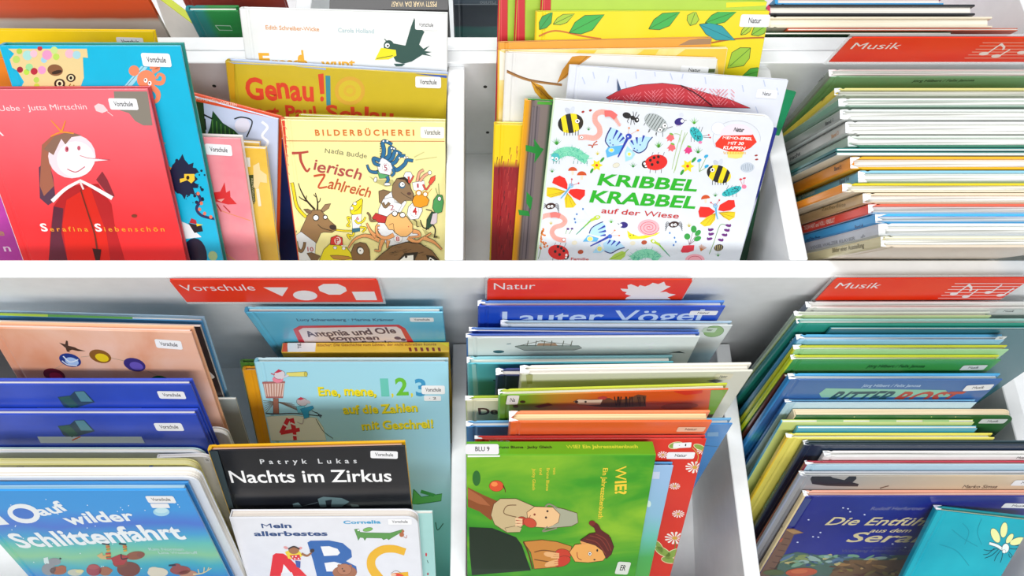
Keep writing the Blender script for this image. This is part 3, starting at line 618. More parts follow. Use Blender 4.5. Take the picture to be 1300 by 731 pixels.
# --- red girl book
a = art('U3', ZA)
a.poly([(556, 446), (720, 446), (745, 612), (700, 612), (660, 590), (630, 552), (590, 540), (560, 500)], '#8a8276')
a.new(); a.text('d Uebe · Jutta Mirtschin', (-40, 543), (426, 533), 27, '#fbdfe0')
a.new(); a.poly([(460, 518), (480, 505), (505, 512), (528, 540), (500, 552), (470, 542)], '#f8d4d6'); a.line([(525, 545), (552, 566)], '#f8d4d6', 3)
a.z(*ZB); a.new(); a.text('R', (-14, 88), (20, 84), 56, '#fbe6e8', .022)
a.new(1); a.poly([(262, 430), (330, 330), (480, 320), (545, 420), (560, 520), (610, 695), (240, 695), (245, 560)], '#b61c20')
a.poly([(325, 400), (440, 330), (470, 420), (520, 560), (540, 695), (330, 695), (305, 520)], '#d92414')
a.poly([(262, 430), (310, 440), (300, 560), (330, 695), (238, 695), (250, 560)], '#5c2438')
a.poly([(190, 240), (235, 200), (260, 290), (272, 400), (235, 425), (195, 390)], '#5a3a50')
a.poly([(205, 130), (250, 90), (330, 70), (300, 110), (245, 170), (250, 260), (265, 330), (215, 380), (195, 330), (200, 220)], '#a8664e')
a.poly([(470, 300), (500, 260), (525, 300), (560, 380), (545, 395)], '#8a2a34')
a.new(14); a.ell(352, 185, 116, 108, '#f6dfe6'); a.ell(370, 200, 92, 88, '#fbf0f4')
a.poly([(240, 165), (215, 150), (270, 85), (340, 66), (400, 84), (350, 92), (320, 128), (300, 100), (262, 180)], '#8f6a58')
a.line([(300, 65), (250, 10)], '#ef9a2a', 7, 4); a.line([(302, 65), (320, 12)], '#ef9a2a', 7, 4); a.curve([(250, 88), (300, 68), (360, 74)], '#ef9a2a', 6)
a.ell(327, 151, 9, 14, '#d4697c'); a.ell(329, 150, 4, 8, '#8a2438'); a.ell(386, 145, 8, 11, '#c45a70')
a.poly([(398, 182), (430, 190), (538, 203), (440, 212), (385, 208)], '#fdf4f6'); a.line([(392, 182), (430, 194), (538, 203)], '#c44a5c', 3)
a.curve([(330, 248), (372, 262), (415, 236)], '#c43a50', 4)
a.new(30); a.curve([(258, 402), (320, 345), (392, 305)], '#f8f0ee', 20, 13); a.curve([(392, 303), (460, 338), (546, 388)], '#f8f0ee', 12, 20); a.line([(390, 305), (408, 345)], '#f4dcd8', 9)
a.curve([(395, 350), (430, 460), (462, 560), (475, 640)], '#6e2a1c', 6, 9); a.poly([(452, 635), (495, 640), (488, 695), (468, 695)], '#2c1412')
a.new(40); a.ell(657, 476, 14, 8, '#7c3a24')
a.new(42); a.text('S', (205, 550), (238, 550), 36, '#fbf4f0', .045); a.text('erafina', (248, 551), (434, 551), 22, '#f0a030', .022, track=.25)
a.text('S', (470, 551), (502, 551), 36, '#fbf4f0', .045); a.text('iebenschön', (513, 551), (806, 551), 22, '#f0a030', .022, track=.25)
a.done(); sticker('U3', (140.5, 139), (176.5, 139.5), 14.5)
a = art('UP', ZB); a.text('e', (-4, 572), (24, 572), 28, '#c9a05a', .022); a.new(); a.text('n', (22, 650), (56, 650), 34, '#f4dcf0', .022); a.done()
# --- pale blue striped figure book
a = art('U4', ZC)
a.poly([(0, 452), (420, 545), (420, 562), (0, 470)], '#e8542c'); a.new(2); a.text('NACH ERSTEN WORTEN', (20, 466), (225, 500), 12, '#f8dcc8', .022)
a.new(1); a.poly([(0, 470), (68, 485), (80, 640), (0, 640)], '#26401c')
a.new(2); a.poly([(112, 522), (160, 580), (212, 612), (250, 650), (290, 700), (60, 700), (100, 600)], '#1f4a26')
for x in (110, 130, 150, 170, 190, 210): a.new(4); a.line([(x, 560+(x-110)*.6), (x+4, 650)], '#4f8a3a', 5)
a.new(5); a.ell(252, 590, 36, 34, '#e4e0f0'); a.new(7); a.curve([(215, 560), (250, 552), (298, 572), (272, 645)], '#141c1a', 6); a.new(7); a.line([(70, 540), (110, 560)], '#111', 7); a.new(7); a.line([(75, 560), (80, 610)], '#111', 6)
a.new(2); a.curve([(345, 575), (370, 600), (345, 640), (372, 670), (350, 706)], '#f6f6fb', 12); a.done()
# --- pink fox book
a = art('U5', ZD)
a.poly([(106, 345), (145, 340), (165, 297), (172, 345), (190, 335), (192, 365), (222, 398), (180, 400), (150, 392), (120, 385)], '#dd2a2c'); a.poly([(130, 378), (165, 372), (150, 388)], '#f0a8a0')
a.line([(130, 400), (150, 432)], '#c2282a', 5); a.line([(160, 405), (190, 436)], '#c2282a', 5)
a.new(); a.line([(112, 415), (180, 440), (285, 475)], '#e8915a', 3); a.new(); a.line([(165, 625), (215, 660)], '#f0c05a', 3); a.done()
sticker('U5', (262, 196), (295.5, 198), 14)
a = art('U6', ZD); a.poly([(262, 265), (300, 262), (308, 385), (300, 400)], '#3a4a1c'); a.new(2); a.text('LICHTGESTALTEN', (305, 390), (296, 280), 8, '#e8dcb0'); a.new(2); a.poly([(298, 220), (325, 205), (330, 240), (360, 262), (362, 300), (330, 296), (320, 330), (300, 320)], '#f2dca0')
a.new(4); a.line([(318, 330), (328, 405)], '#f8ecd0', 14); a.new(); a.poly([(260, 182), (282, 182), (285, 225), (268, 226)], '#f0eee8'); a.done()
# --- crow book
a = art('V1', ZC)
a.text('Edith Schreiber-Wicke', (362, 138), (614, 147), 19, '#e09a58', .022); a.new(); a.text('Carola Holland', (703, 152), (872, 157), 20, '#b4cbd2', .022)
a.new(); a.text('F', (335, 312), (385, 312), 60, '#f2b02e', .045); a.text('rosch', (395, 312), (560, 312), 40, '#f2b02e', .045); a.text('d', (515, 305), (546, 305), 66, '#f2b02e', .045); a.text('wupt', (625, 318), (785, 318), 40, '#f2b02e', .045)
CR = '#2a5048'
a.new(4); a.poly([(930, 195), (968, 205), (1020, 215), (1045, 130), (1062, 84), (1075, 120), (1110, 150), (1100, 170), (1085, 210), (1105, 230), (1135, 215), (1110, 240), (1145, 245), (1115, 252), (1145, 265), (1100, 258), (1050, 290), (1010, 300), (975, 290), (960, 260), (920, 250), (918, 210)], CR)
a.new(6); a.ell(942, 215, 24, 26, CR); a.poly([(876, 282), (905, 225), (975, 235), (978, 262), (940, 280)], '#f2e21a'); a.ell(935, 214, 11, 11, '#fff'); a.ell(937, 215, 5, 5, '#111'); a.line([(885, 276), (960, 262)], '#4a4a1a', 3)
a.line([(930, 192), (922, 184)], CR, 4); a.poly([(965, 300), (1020, 300), (1005, 312), (975, 312)], CR); a.done()
sticker('V1', (527, 37.5), (555, 38.5), 13, bg='#ffffff')
# --- Genau! book
a = art('V2', ZC)
a.poly([(168, 288), (500, 302), (645, 318), (645, 330), (480, 310), (212, 300)], '#9fb4e0'); a.new(); a.poly([(560, 294), (950, 318), (1050, 322), (560, 300)], '#e09ad0'); a.new(1); a.poly([(950, 322), (1215, 340), (1215, 368), (1100, 352), (960, 330)], '#3a5cb0')
a.new(1); a.poly([(168, 290), (212, 300), (218, 470), (185, 460)], '#d2a41e')
RD = '#d9452a'
a.new(3); a.text('Genau', (272, 462), (592, 470), 98, RD, .045, 0, .25, 4); a.new(3); a.poly([(608, 350), (634, 346), (638, 442), (618, 444)], RD); a.new(3); a.ell(627, 466, 9, 12, RD)
a.text('sagt Paul', (285, 560), (605, 560), 62, RD, .045, 0, .2, 5); a.text('Schlau', (648, 562), (965, 580), 64, RD, .045, 0, .2, 6)
a.new(4); a.poly([(643, 356), (666, 357), (668, 500), (648, 496)], '#3a8c9c')
a.new(2); a.ell(758, 428, 72, 68, '#d8a83a'); a.ell(758, 428, 54, 50, '#d4bc32'); a.ell(758, 428, 30, 28, '#d8b038'); a.ell(758, 428, 16, 14, '#d4bc32'); a.done()
sticker('V2', (527.5, 111), (560, 112), 14.5)
# ============================================================ animal parade cover
K = '#24160f'
a = art('V3', (350, 150, 1))
a.poly([(4, 2), (11.5, 2), (24, 185), (14, 185)], '#e2452c')
for i in range(15): a.new(2); a.curve([(8+i*.75, 12+i*11.5), (11+i*.75, 10+i*11.5), (14+i*.7, 14+i*11.5)], '#ee8a70', .8, n=3)
a.z(*ZD); a.new()
a.text('BILDERBÜCHEREI', (586, 80), (1045, 80), 26, '#d9722a', .045, track=.28)
a.new(); a.line([(440, 105), (1190, 107)], '#c9642c', 3)
a.new(); a.text('Nadia Budde', (630, 160), (824, 186), 22, '#6a6a50', 0, 0, .5, 9)
PT = '#b8483c'
a.new(4); a.curve([(480, 162), (520, 160), (552, 155)], PT, 12, 9); a.curve([(515, 162), (520, 200), (545, 245), (560, 232)], PT, 14, 8)
a.text('ierisch', (572, 240), (795, 285), 52, '#b04a48', .022, .15, .3, 2)
a.new(4); a.curve([(580, 268), (618, 262), (628, 268), (600, 320), (640, 318)], '#c9502c', 10, 8); a.text('ahlreich', (640, 325), (838, 365), 48, '#c0562c', .022, .2, .3, 5)
# deer
a.z(350, 240, 8.123); BR = '#96734c'
a.new(3); a.curve([(170, -60), (190, 40), (220, 180), (310, 285)], '#f2d81a', 26, 26, outline=K, ow=5)
a.new(3); a.poly([(165, 425), (215, 430), (190, 500), (170, 500)], '#8a6a44', K, 4)
a.new(5); a.poly([(260, 430), (300, 340), (330, 270), (380, 215), (460, 215), (500, 260), (560, 330), (620, 380), (625, 415), (580, 445), (500, 440), (465, 450), (420, 550), (400, 570), (250, 445)], BR, K, 5)
a.poly([(175, 500), (262, 440), (412, 552), (400, 731), (190, 731)], '#e6eaee', K, 4)
a.poly([(290, 208), (330, 205), (375, 225), (360, 250), (325, 245)], '#7a6048', K, 4); a.poly([(470, 215), (510, 160), (568, 148), (545, 195), (490, 235)], '#9a7a58', K, 5)
a.curve([(400, 205), (330, 130), (290, 70), (255, 0), (235, -60)], K, 20, 8); a.curve([(320, 125), (270, 100), (240, 75)], K, 14, 7); a.line([(312, 110), (318, 68)], K, 9)
a.curve([(430, 212), (432, 130), (410, 40)], K, 18, 8); a.curve([(432, 140), (455, 120), (462, 90)], K, 11, 7); a.line([(415, 80), (392, 55)], K, 8)
for x, y, r in ((415, 293, 26), (512, 288, 17)): a.ell(x, y, r+8, r+8, '#20140c'); a.ell(x, y, r, r*.95, '#fff')
a.ell(590, 392, 36, 26, '#3a2a26', 15); a.curve([(435, 362), (480, 400), (585, 430)], K, 6)
a.curve([(212, 545), (225, 600), (262, 640), (290, 600), (300, 550)], '#8a6a44', 28, 22, outline=K, ow=4)
a.text('10', (330, 638), (392, 640), 42, '#b8303c', .022)
a.poly([(325, 660), (370, 652), (460, 690), (430, 731), (370, 731)], '#7a5c40', K, 4)
# duck with cap
a.new(40); a.poly([(455, 731), (500, 620), (560, 565), (640, 560), (720, 590), (770, 650), (795, 731)], '#f0e01c', K, 5)
a.poly([(565, 682), (640, 680), (750, 692), (790, 710), (700, 726), (600, 715)], '#c08a3a', K, 4)
a.poly([(565, 568), (572, 500), (630, 476), (685, 500), (692, 576)], '#dd2f2c', K, 5); a.ell(640, 530, 34, 40, '#f4dcd8'); a.text('P', (622, 556), (662, 556), 56, '#c9302c', .045); a.line([(680, 580), (730, 584)], '#fff', 9)
for x, y in ((613, 600), (703, 606)): a.ell(x, y, 22, 17, '#20140c'); a.ell(x, y+1, 17, 14, '#fff')
# brown animal at lower middle
a.new(40); a.poly([(785, 731), (780, 650), (810, 570), (870, 548), (930, 560), (965, 620), (975, 731)], '#86623e', K, 5); a.ell(872, 632, 38, 44, K, -20); a.ell(876, 634, 30, 34, '#fff', -20); a.ell(872, 630, 7, 7, K)
# yellow runner 6
a.new(3); a.line([(620, 420), (700, 430), (790, 432)], K, 22); a.line([(620, 420), (700, 430), (790, 432)], '#f2d81a', 13)
a.poly([(770, 200), (800, 150), (888, 98), (895, 110), (880, 255), (800, 265), (775, 245)], '#f0da14', K, 6); a.poly([(785, 268), (885, 255), (875, 400), (795, 405)], '#eef0f2', K, 4)
a.poly([(790, 408), (870, 398), (868, 432), (790, 448)], '#2c6a84', K, 3); a.text('6', (832, 318), (862, 318), 36, '#b8303c', .022)
a.ell(817, 148, 17, 15, '#fff', 0, K, 4); a.ell(785, 196, 16, 16, '#fff', 0, K, 4); a.curve([(810, 228), (850, 205), (880, 165)], K, 5)
a.curve([(780, 300), (740, 290), (760, 340), (735, 375), (765, 380)], '#f0da14', 14, 12, outline=K, ow=4); a.curve([(820, 320), (850, 350), (900, 330), (925, 290)], '#f0da14', 16, 12, outline=K, ow=4)
a.curve([(805, 450), (790, 480), (740, 470), (770, 515)], '#f0da14', 18, 14, outline=K, ow=4); a.curve([(870, 390), (930, 400), (895, 440)], '#f0da14', 16, 12, outline=K, ow=4)
# blue five-headed dragon
a.z(440, 170, 8.123); BL = '#2a6f9c'
a.new(3); a.poly([(225, 430), (300, 500), (400, 545), (500, 530), (480, 470), (300, 470)], '#c4bc78')
a.new(4); a.curve([(212, 320), (240, 380), (300, 395), (350, 380)], BL, 16, 36, outline=K, ow=5)
for P in ([(455, 330), (520, 370), (600, 310), (620, 270), (680, 275)], [(440, 310), (500, 290), (540, 230), (600, 225)], [(420, 270), (470, 250), (500, 180), (560, 205)], [(400, 260), (440, 220), (450, 140), (500, 160)], [(372, 245), (385, 170), (372, 90), (400, 75), (465, 105)]):
    a.curve(P, BL, 40, 26, outline=K, ow=5)
for x, y in ((380, 72), (420, 72), (465, 145), (490, 150), (520, 195), (545, 245), (600, 240), (625, 240)): a.ell(x, y, 9, 9, '#fff', 0, K, 3)
for i in range(6): a.poly([(345, 90+i*26), (360, 98+i*26), (345, 108+i*26)], K)
a.poly([(320, 340), (335, 270), (370, 245), (410, 265), (455, 300), (475, 350), (450, 420), (340, 400)], '#eceef0', K, 4)
a.poly([(318, 375), (345, 405), (440, 425), (435, 450), (340, 455)], '#5aa86a', K, 4); a.ell(405, 342, 34, 42, '#f4f4f6', 0, '#8a6a70', 2); a.text('5', (390, 375), (422, 375), 60, '#a0304c', .022)
a.curve([(340, 270), (280, 250), (290, 300), (340, 320)], BL, 34, 24, outline=K, ow=5); a.curve([(420, 440), (430, 470), (410, 505)], BL, 28, 22, outline=K, ow=4); a.ell(420, 515, 32, 13, '#eee', 0, K, 4); a.ell(298, 468, 14, 24, '#eee', 15, K, 4); a.curve([(480, 360), (490, 400), (465, 430)], BL, 26, 20, outline=K, ow=4)
a.new(1); a.line([(700, 238), (800, 186)], '#d4cc8a', 14, 8); a.new(1); a.line([(712, 268), (930, 238)], '#d4cc8a', 12, 10)
# horse-like animal, no. 2
a.new(40); a.poly([(335, 590), (380, 575), (470, 600), (480, 720), (420, 760), (340, 700)], '#86694a', K, 5)
a.poly([(350, 760), (400, 640), (470, 590), (620, 700), (560, 800), (400, 820)], '#eceef2', K, 4)
a.poly([(470, 600), (480, 520), (520, 460), (600, 445), (650, 500), (660, 560), (690, 620), (680, 680), (600, 680), (560, 720), (490, 700)], '#8c6f50', K, 6); a.poly([(520, 460), (600, 440), (640, 470), (650, 530), (600, 470)], K)
a.ell(572, 525, 34, 36, '#3a6a8a'); a.ell(575, 518, 24, 24, '#fff', 0, K, 4); a.ell(582, 516, 7, 9, K); a.ell(645, 612, 22, 16, '#5a3c34'); a.curve([(560, 600), (620, 640), (670, 665)], K, 5)
# crab, no. 1
a.new(40); a.poly([(590, 430), (610, 390), (660, 390), (685, 440), (660, 500), (610, 480)], '#eceef2', K, 4); a.poly([(680, 500), (800, 480), (810, 560), (760, 600), (690, 570)], '#eceef2', K, 3)
a.curve([(730, 480), (750, 400), (790, 370)], '#f0a888', 26, 20, outline=K, ow=4); a.curve([(760, 480), (800, 430), (850, 400)], '#f0a888', 26, 20, outline=K, ow=4); a.ell(858, 396, 16, 18, '#fff', 0, K, 4)
a.curve([(640, 440), (650, 500), (690, 430)], '#dd4a3c', 16, 12, outline=K, ow=3); a.poly([(850, 500), (870, 450), (915, 425), (910, 470), (870, 520)], '#e8523c', K, 5); a.curve([(790, 520), (820, 570), (860, 520)], '#dd4a3c', 16, 12, outline=K, ow=3); a.text('1', (728, 550), (745, 550), 40, '#b8303c', .022)
# orange beak creature, no. 4
a.new(60); a.poly([(680, 690), (700, 640), (740, 620), (810, 630), (850, 680), (830, 731), (760, 755), (700, 740)], '#f29a16', K, 6); a.ell(745, 605, 20, 20, '#fff', 0, '#c98a1c', 14); a.ell(812, 618, 18, 18, '#fff', 0, '#c98a1c', 12); a.line([(840, 610), (880, 560)], '#c98a1c', 5)
# grasshopper
a.new(40); a.line([(955, 630), (948, 510)], '#4a7a3a', 5); a.line([(940, 630), (918, 555)], '#4a7a3a', 5)
a.poly([(890, 760), (900, 680), (940, 625), (985, 632), (998, 700), (980, 800), (920, 820)], '#4aa05a', K, 6); a.ell(958, 665, 17, 20, '#fff', 0, K, 5); a.ell(960, 668, 5, 5, K)
a.z(440, 250, 8.123)
a.new(3); a.poly([(650, 250), (740, 240), (800, 300), (760, 310), (690, 290)], '#c8be7c'); a.new(3); a.poly([(780, 330), (960, 410), (960, 430), (820, 400)], '#c8be7c')
a.new(44); a.poly([(330, 130), (380, 20), (470, 0), (570, 80), (520, 170), (420, 210), (330, 180)], '#eceef2', K, 4); a.text('2', (450, 135), (498, 130), 55, '#a83444', 0)
a.poly([(265, 215), (300, 165), (430, 205), (420, 262), (340, 262), (300, 240)], '#c0282c', K, 5); a.curve([(300, 240), (250, 240), (240, 190), (215, 160)], '#86694a', 20, 14, outline=K, ow=4); a.curve([(375, 60), (400, 100), (440, 60)], '#86694a', 24, 24, outline=K, ow=4)
a.new(44); a.poly([(640, 100), (680, 60), (770, 75), (780, 140), (740, 220), (660, 230), (625, 180)], '#eceef2', K, 5); a.ell(700, 138, 42, 62, '#f6f6f8', 0, K, 2); a.text('4', (682, 178), (728, 178), 70, '#c0282c', .045)
a.new(44); a.poly([(880, 150), (920, 160), (900, 280), (820, 340), (830, 230)], '#1f4a34', K, 5); a.poly([(890, 170), (935, 160), (930, 260), (890, 285), (865, 270)], '#e0d0da', K, 3); a.curve([(885, 280), (915, 330), (905, 410)], K, 14, 10); a.line([(900, 412), (935, 408)], K, 12); a.curve([(760, 235), (790, 310), (850, 325)], K, 10, 12); a.line([(820, 125), (880, 140)], K, 9)
a.curve([(690, 232), (720, 250), (725, 300), (745, 300)], K, 9, 7)
# octopus, no. 8
OT = '#eda468'
a.new(60)
a.poly([(300, 300), (330, 262), (420, 270), (480, 340), (600, 400), (690, 340), (740, 350), (760, 400), (650, 440), (600, 480), (420, 500), (390, 440)], '#e8eaf0', K, 4)
for P in ([(330, 440), (200, 395), (90, 430), (20, 520)], [(300, 400), (250, 350), (210, 270)], [(380, 430), (350, 500), (340, 550), (290, 545)], [(480, 390), (400, 420), (320, 380), (310, 300), (340, 290)], [(640, 420), (720, 460), (790, 420), (870, 370)], [(690, 350), (740, 360), (750, 400), (650, 410)], [(800, 420), (900, 460), (980, 535)], [(430, 450), (420, 520)]):
    a.curve(P, OT, 40 if len(P) > 2 else 36, 12, outline=K, ow=4)
a.ell(532, 425, 44, 36, '#f2eef0', 0, K, 2); a.text('8', (512, 450), (548, 450), 45, '#c0383c', .022)
a.poly([(400, 270), (420, 200), (470, 160), (540, 165), (620, 200), (680, 280), (680, 350), (620, 400), (560, 400), (500, 360), (480, 330), (440, 330)], '#f0b670', K, 6); a.curve([(440, 285), (480, 270), (490, 330), (500, 355)], K, 5)
for x, y in ((498, 168), (578, 182)): a.ell(x, y, 32, 30, K); a.ell(x, y-2, 24, 22, '#fff')
for x, y in ((330, 330), (345, 380), (640, 300), (740, 380), (300, 395)): a.ell(x, y, 6, 6, '#c8502c')
a.new(110); a.poly([(290, 655), (370, 580), (480, 500), (620, 462), (760, 480), (880, 550), (965, 655)], '#84603c', K, 8)
for i in range(22):
    R2 = random.Random(i); x = R2.uniform(400, 800); y = R2.uniform(500, 600); a.line([(x, y), (x+38, y-10)], K, 3)
a.poly([(520, 655), (600, 570), (740, 560), (700, 655)], K); a.poly([(540, 655), (600, 600), (690, 590), (690, 655)], '#fff'); a.ell(615, 608, 14, 12, K); a.poly([(820, 590), (900, 600), (960, 655), (880, 640), (840, 655)], K); a.poly([(840, 655), (860, 612), (905, 640), (900, 655)], '#fff'); a.ell(870, 638, 10, 10, K)
a.done(); sticker('V3', (534, 175), (564, 175.5), 14.5, bg='#fbf8ea')
# ============================================================ nature books, upper
ZE, ZF = (570, 0, 2.9545), (600, 110, 3.045)
a = art('N2', ZE); LK = '#2c3a1a'
def leaf(x0, y0, x1, y1, w, c):
    dx, dy = x1-x0, y1-y0; l = math.hypot(dx, dy); nx, ny = -dy/l*w, dx/l*w
    P = [(x0, y0), (x0+dx*.25+nx*.8, y0+dy*.25+ny*.8), (x0+dx*.55+nx, y0+dy*.55+ny), (x1, y1), (x0+dx*.55-nx, y0+dy*.55-ny), (x0+dx*.25-nx*.8, y0+dy*.25-ny*.8)]
    a.new(6); a.poly(P, c, LK, 2); a.line([(x0, y0), (x0+dx*.9, y0+dy*.9)], '#2f6a1f' if c != '#2a9aa4' else '#1a6a74', 2)
a.new(2); a.curve([(338, 135), (400, 115), (500, 135), (570, 145)], '#c9702a', 6); a.new(2); a.curve([(985, 160), (1080, 145), (1205, 140)], '#b5651f', 6)
for q in [(340, 110, 388, 45, 20, '#3aa050'), (392, 90, 470, 52, 16, '#a8c83a'), (452, 122, 582, 55, 30, '#3fae4c'), (750, 108, 866, 45, 26, '#3fae4c'), (905, 95, 925, 42, 22, '#a8c83a'), (1095, 130, 1140, 90, 12, '#b4cc3a'), (962, 85, 1080, 42, 22, '#3fae4c'), (940, 92, 1072, 150, 28, '#2a9aa4'), (1135, 130, 1200, 90, 20, '#8ec03a'), (1130, 180, 1045, 255, 32, '#9cc43a'), (1180, 262, 1100, 285, 18, '#4faa3c')]: leaf(*q)
a.done(); sticker('N2', (938, 34), (975, 34.5), 16, 'Natur')
for id, x in (('N1', 184), ('N1b', 249), ('N1c', 346)):
    a = art(id, ZE); a.poly([(x, -80), (x+36, -80), (x+36, 160), (x, 160)], '#c8222e'); a.line([(x+12, -80), (x+12, 160)], '#dc4a50', 3); a.done()
a = art('N1c', ZE); a.poly([(1040, 10), (1240, 2), (1240, 18), (1040, 28)], '#f0dc1c'); a.done()
a = art('N3', ZE); a.poly([(860, 170), (900, 150), (992, 138), (992, 165)], '#a4805c'); a.done()
a = art('N4', ZE)
for P in ([(460, 208), (500, 180), (560, 182), (540, 205)], [(700, 208), (740, 180), (790, 182), (770, 212)], [(850, 210), (890, 182), (1045, 180), (1040, 280), (1010, 280), (1005, 220)]): a.new(); a.poly(P, '#f2c63c')
a.z(*ZE); a.new(1); a.poly([(188, 190), (214, 200), (212, 300), (190, 300)], '#f6eedc'); a.done()
a = art('N5', ZE)
a.curve([(212, 265), (300, 300), (422, 318)], '#a8763c', 11, 9); a.curve([(215, 263), (300, 297), (420, 315)], '#6e4420', 3)
a.new(4); a.poly([(405, 312), (425, 262), (462, 212), (545, 202), (500, 235), (460, 262), (440, 290)], '#cf8a1c'); a.line([(410, 308), (520, 210)], '#8a5410', 2); a.new(4); a.poly([(306, 303), (350, 322), (392, 378), (350, 376), (322, 345)], '#d99a1e'); a.line([(308, 305), (380, 375)], '#8a5410', 3); a.poly([(485, 195), (560, 200), (555, 208), (482, 208)], '#6a6a20')
a.z(*ZF); a.new(4); a.poly([(240, 0), (262, 0), (315, 48), (300, 52), (262, 30)], '#d99a1e')
a.z(*ZE); a.new(3); a.poly([(970, 258), (1003, 258), (1003, 272), (970, 272)], '#4c5a2c'); a.done(); sticker('N5', (863, 93), (898, 95), 10, 'Natur')
a = art('N7', ZF); a.new(2)
for i in range(60):
    R2 = random.Random(i); x = R2.uniform(95, 175); y = R2.uniform(225, 640); a.new(2+i % 4); a.line([(x, y), (x-4, y+28)], R2.choice(['#b82c2c', '#5c0e18', '#c24038']), 3, 1)
a.done()
a = art('N8', ZF)
a.poly([(232, 78), (262, 78), (215, 665), (185, 665)], '#85777a'); a.new(1); a.line([(250, 75), (205, 665)], '#5c5358', 5); a.new(1); a.line([(238, 75), (190, 665)], '#6c6264', 4)
a.new(2); a.poly([(252, 52), (308, 55), (306, 70), (250, 68)], '#58b83a'); GR = '#22963a'
a.new(4); a.poly([(205, 225), (240, 232), (236, 200), (262, 235), (275, 240), (262, 262), (238, 295), (242, 258), (205, 248)], GR); a.new(4); a.poly([(208, 405), (232, 430), (225, 478), (208, 450)], GR); a.new(4); a.poly([(176, 475), (215, 480), (222, 500), (180, 496)], GR)
a.done()
a = art('N6', ZE)
for x, y, dx in ((540, 270, 6), (600, 285, -5), (700, 270, 3), (830, 275, 8), (960, 290, 4), (880, 270, -6), (1100, 320, 5), (1150, 400, 9), (500, 290, 10), (1230, 330, 5), (660, 305, 5), (770, 262, 4), (1180, 300, 6)): a.new(); a.line([(x, y), (x+dx, y+24)], '#c4cde4', 4)
a.new(3); H = [(590, 366), (640, 338), (720, 318), (800, 312), (870, 320), (950, 345), (1050, 372), (1130, 405), (1000, 402), (800, 385), (600, 372)]
a.poly(H, '#c8323c', '#1c1420', 1.5)
for i in range(34):
    x = 612+i*13.5; t = (x-590)/540; top = 366-52*math.sin(min(1, t*1.35)*math.pi*.62)+t*10; dx = 12 if (i//3) % 2 else -12
    for k in range(4):
        y = top+8+k*15
        if y < 372+t*26: a.line([(x, y), (x+dx, y+13)], '#e8808a', 2.4)
a.curve([(870, 320), (930, 352), (985, 395)], '#1c1420', 4); a.poly([(630, 292), (645, 335), (632, 342)], '#3a5070'); a.done()
sticker('N6', (959, 123.5), (985, 125.5), 11, 'Natur', bg='#f4f5fb')
a = art('NR', ZF); a.poly([(1030, 518), (1064, 518), (1064, 532), (1030, 530)], '#f0c81c'); a.new(); a.poly([(1005, 584), (1037, 584), (1037, 596), (1005, 595)], '#f0c81c'); a.done()
a = art('M1', (960, 0, 3.824)); a.text('Jörg Hilbert / Felix Janosa', (755, 398), (1055, 394), 11, '#15301f', .022); a.done()
for id, st, q0, q1, h, c in [('M1', 'Band 1', (300, 400), (330, 377), 16, '#20201e'), ('M2', 'Band 6', (318, 492), (333, 480), 12, '#2c2810'), ('M4', 'Band 1', (336, 610), (374, 590), 15, '#20201e'), ('M5', 'Band 3', (366, 672), (400, 652), 15, '#c98a4c')]:
    a = Art(BOOKS[id], 'spine_print', face='spine').z(960, 0, 3.824); a.text(st, q0, q1, h, c, .022); a.done()
for id, st, q0, q1, h, c in [('M8', 'Band 5', (380, 218), (414, 207), 18, '#3a2410'), ('M9', 'Band 14', (405, 282), (450, 266), 19, '#103048'), ('M12', 'TSCHWART und VOLL VEREULT', (232, 505), (382, 465), 18, '#fbe8dc'), ('M13', 'Band 4', (480, 502), (518, 492), 18, '#123a78'), ('M13', 'und Prinz Protz', (245, 562), (312, 548), 18, '#123a78'), ('M11', 'Zauberflöte', (318, 412), (435, 388), 16, '#8a7040'), ('M14', 'VOGEL WALZER KLAVIER', (265, 598), (480, 552), 14, '#80848c'), ('M15', 'Bilder einer Ausstellung', (370, 614), (524, 588), 20, '#6a6040'), ('M9', 'der Schneemann', (205, 358), (285, 325), 16, '#d8ecf6'), ('M5', 'nacht', (165, 168), (215, 140), 16, '#3a3a40'), ('M14', '-/o-', (508, 545), (530, 538), 14, '#20304c')]:
    a = Art(BOOKS[id], 'spine_print', face='spine').z(960, 160, 3.824); a.text(st.replace('/o', '/'), q0, q1, h, c, .022); a.done()
# far side print
a = Art(BOOKS['X7'], 'cover_print', face='top').z(240, 0, 3.714); a.text('PSST! WAR DA WAS?', (1168, 8), (955, 8), 24, '#e0c89a', .022); a.done()
a = art('X8', (570, 0, 2.9545)); a.text('Marino', (176, 4), (116, 4), 14, '#9aa0a8', 0); a.new(); a.line([(-100, 16), (185, 16)], '#8a929a', 3); a.done()
a = art('X6', (0, 0, 3.848)); a.line([(1052, 124), (1125, 126), (1136, 148), (1072, 147), (1052, 124)], '#c8e0d0', 3); a.done()
# ============================================================ board book of insects
T9 = BOOKS['N9']; a = Art(T9); Z1, Z2, Z3, Z4 = (660, 110, 6.644), (820, 120, 6.644), (660, 220, 6.644), (810, 220, 6.644)
INKK = '#1c1a1c'
def grass(x, y, s, c, n=5):
    for i in range(n):
        t = (i-(n-1)/2)/((n-1)/2); a.new(2); a.poly([(x-s*.12, y), (x+t*s, y-s*(1.5-.6*abs(t))), (x+s*.12, y)], c)
def flower(x, y, r, c, cc='#d9402a', leafc='#2f9a2c'):
    a.new(1); a.ell(x+r*.9, y-r*.9, r*.5, r*.2, leafc, -50); a.new(1); a.ell(x-r*.8, y+r*.9, r*.45, r*.2, leafc, -60)
    a.new(3); a.poly([(x+r*(1 if i % 2 == 0 else .55)*math.cos(i*math.pi/6), y+r*(1 if i % 2 == 0 else .55)*math.sin(i*math.pi/6)) for i in range(12)], c); a.ell(x, y, r*.22, r*.22, cc)
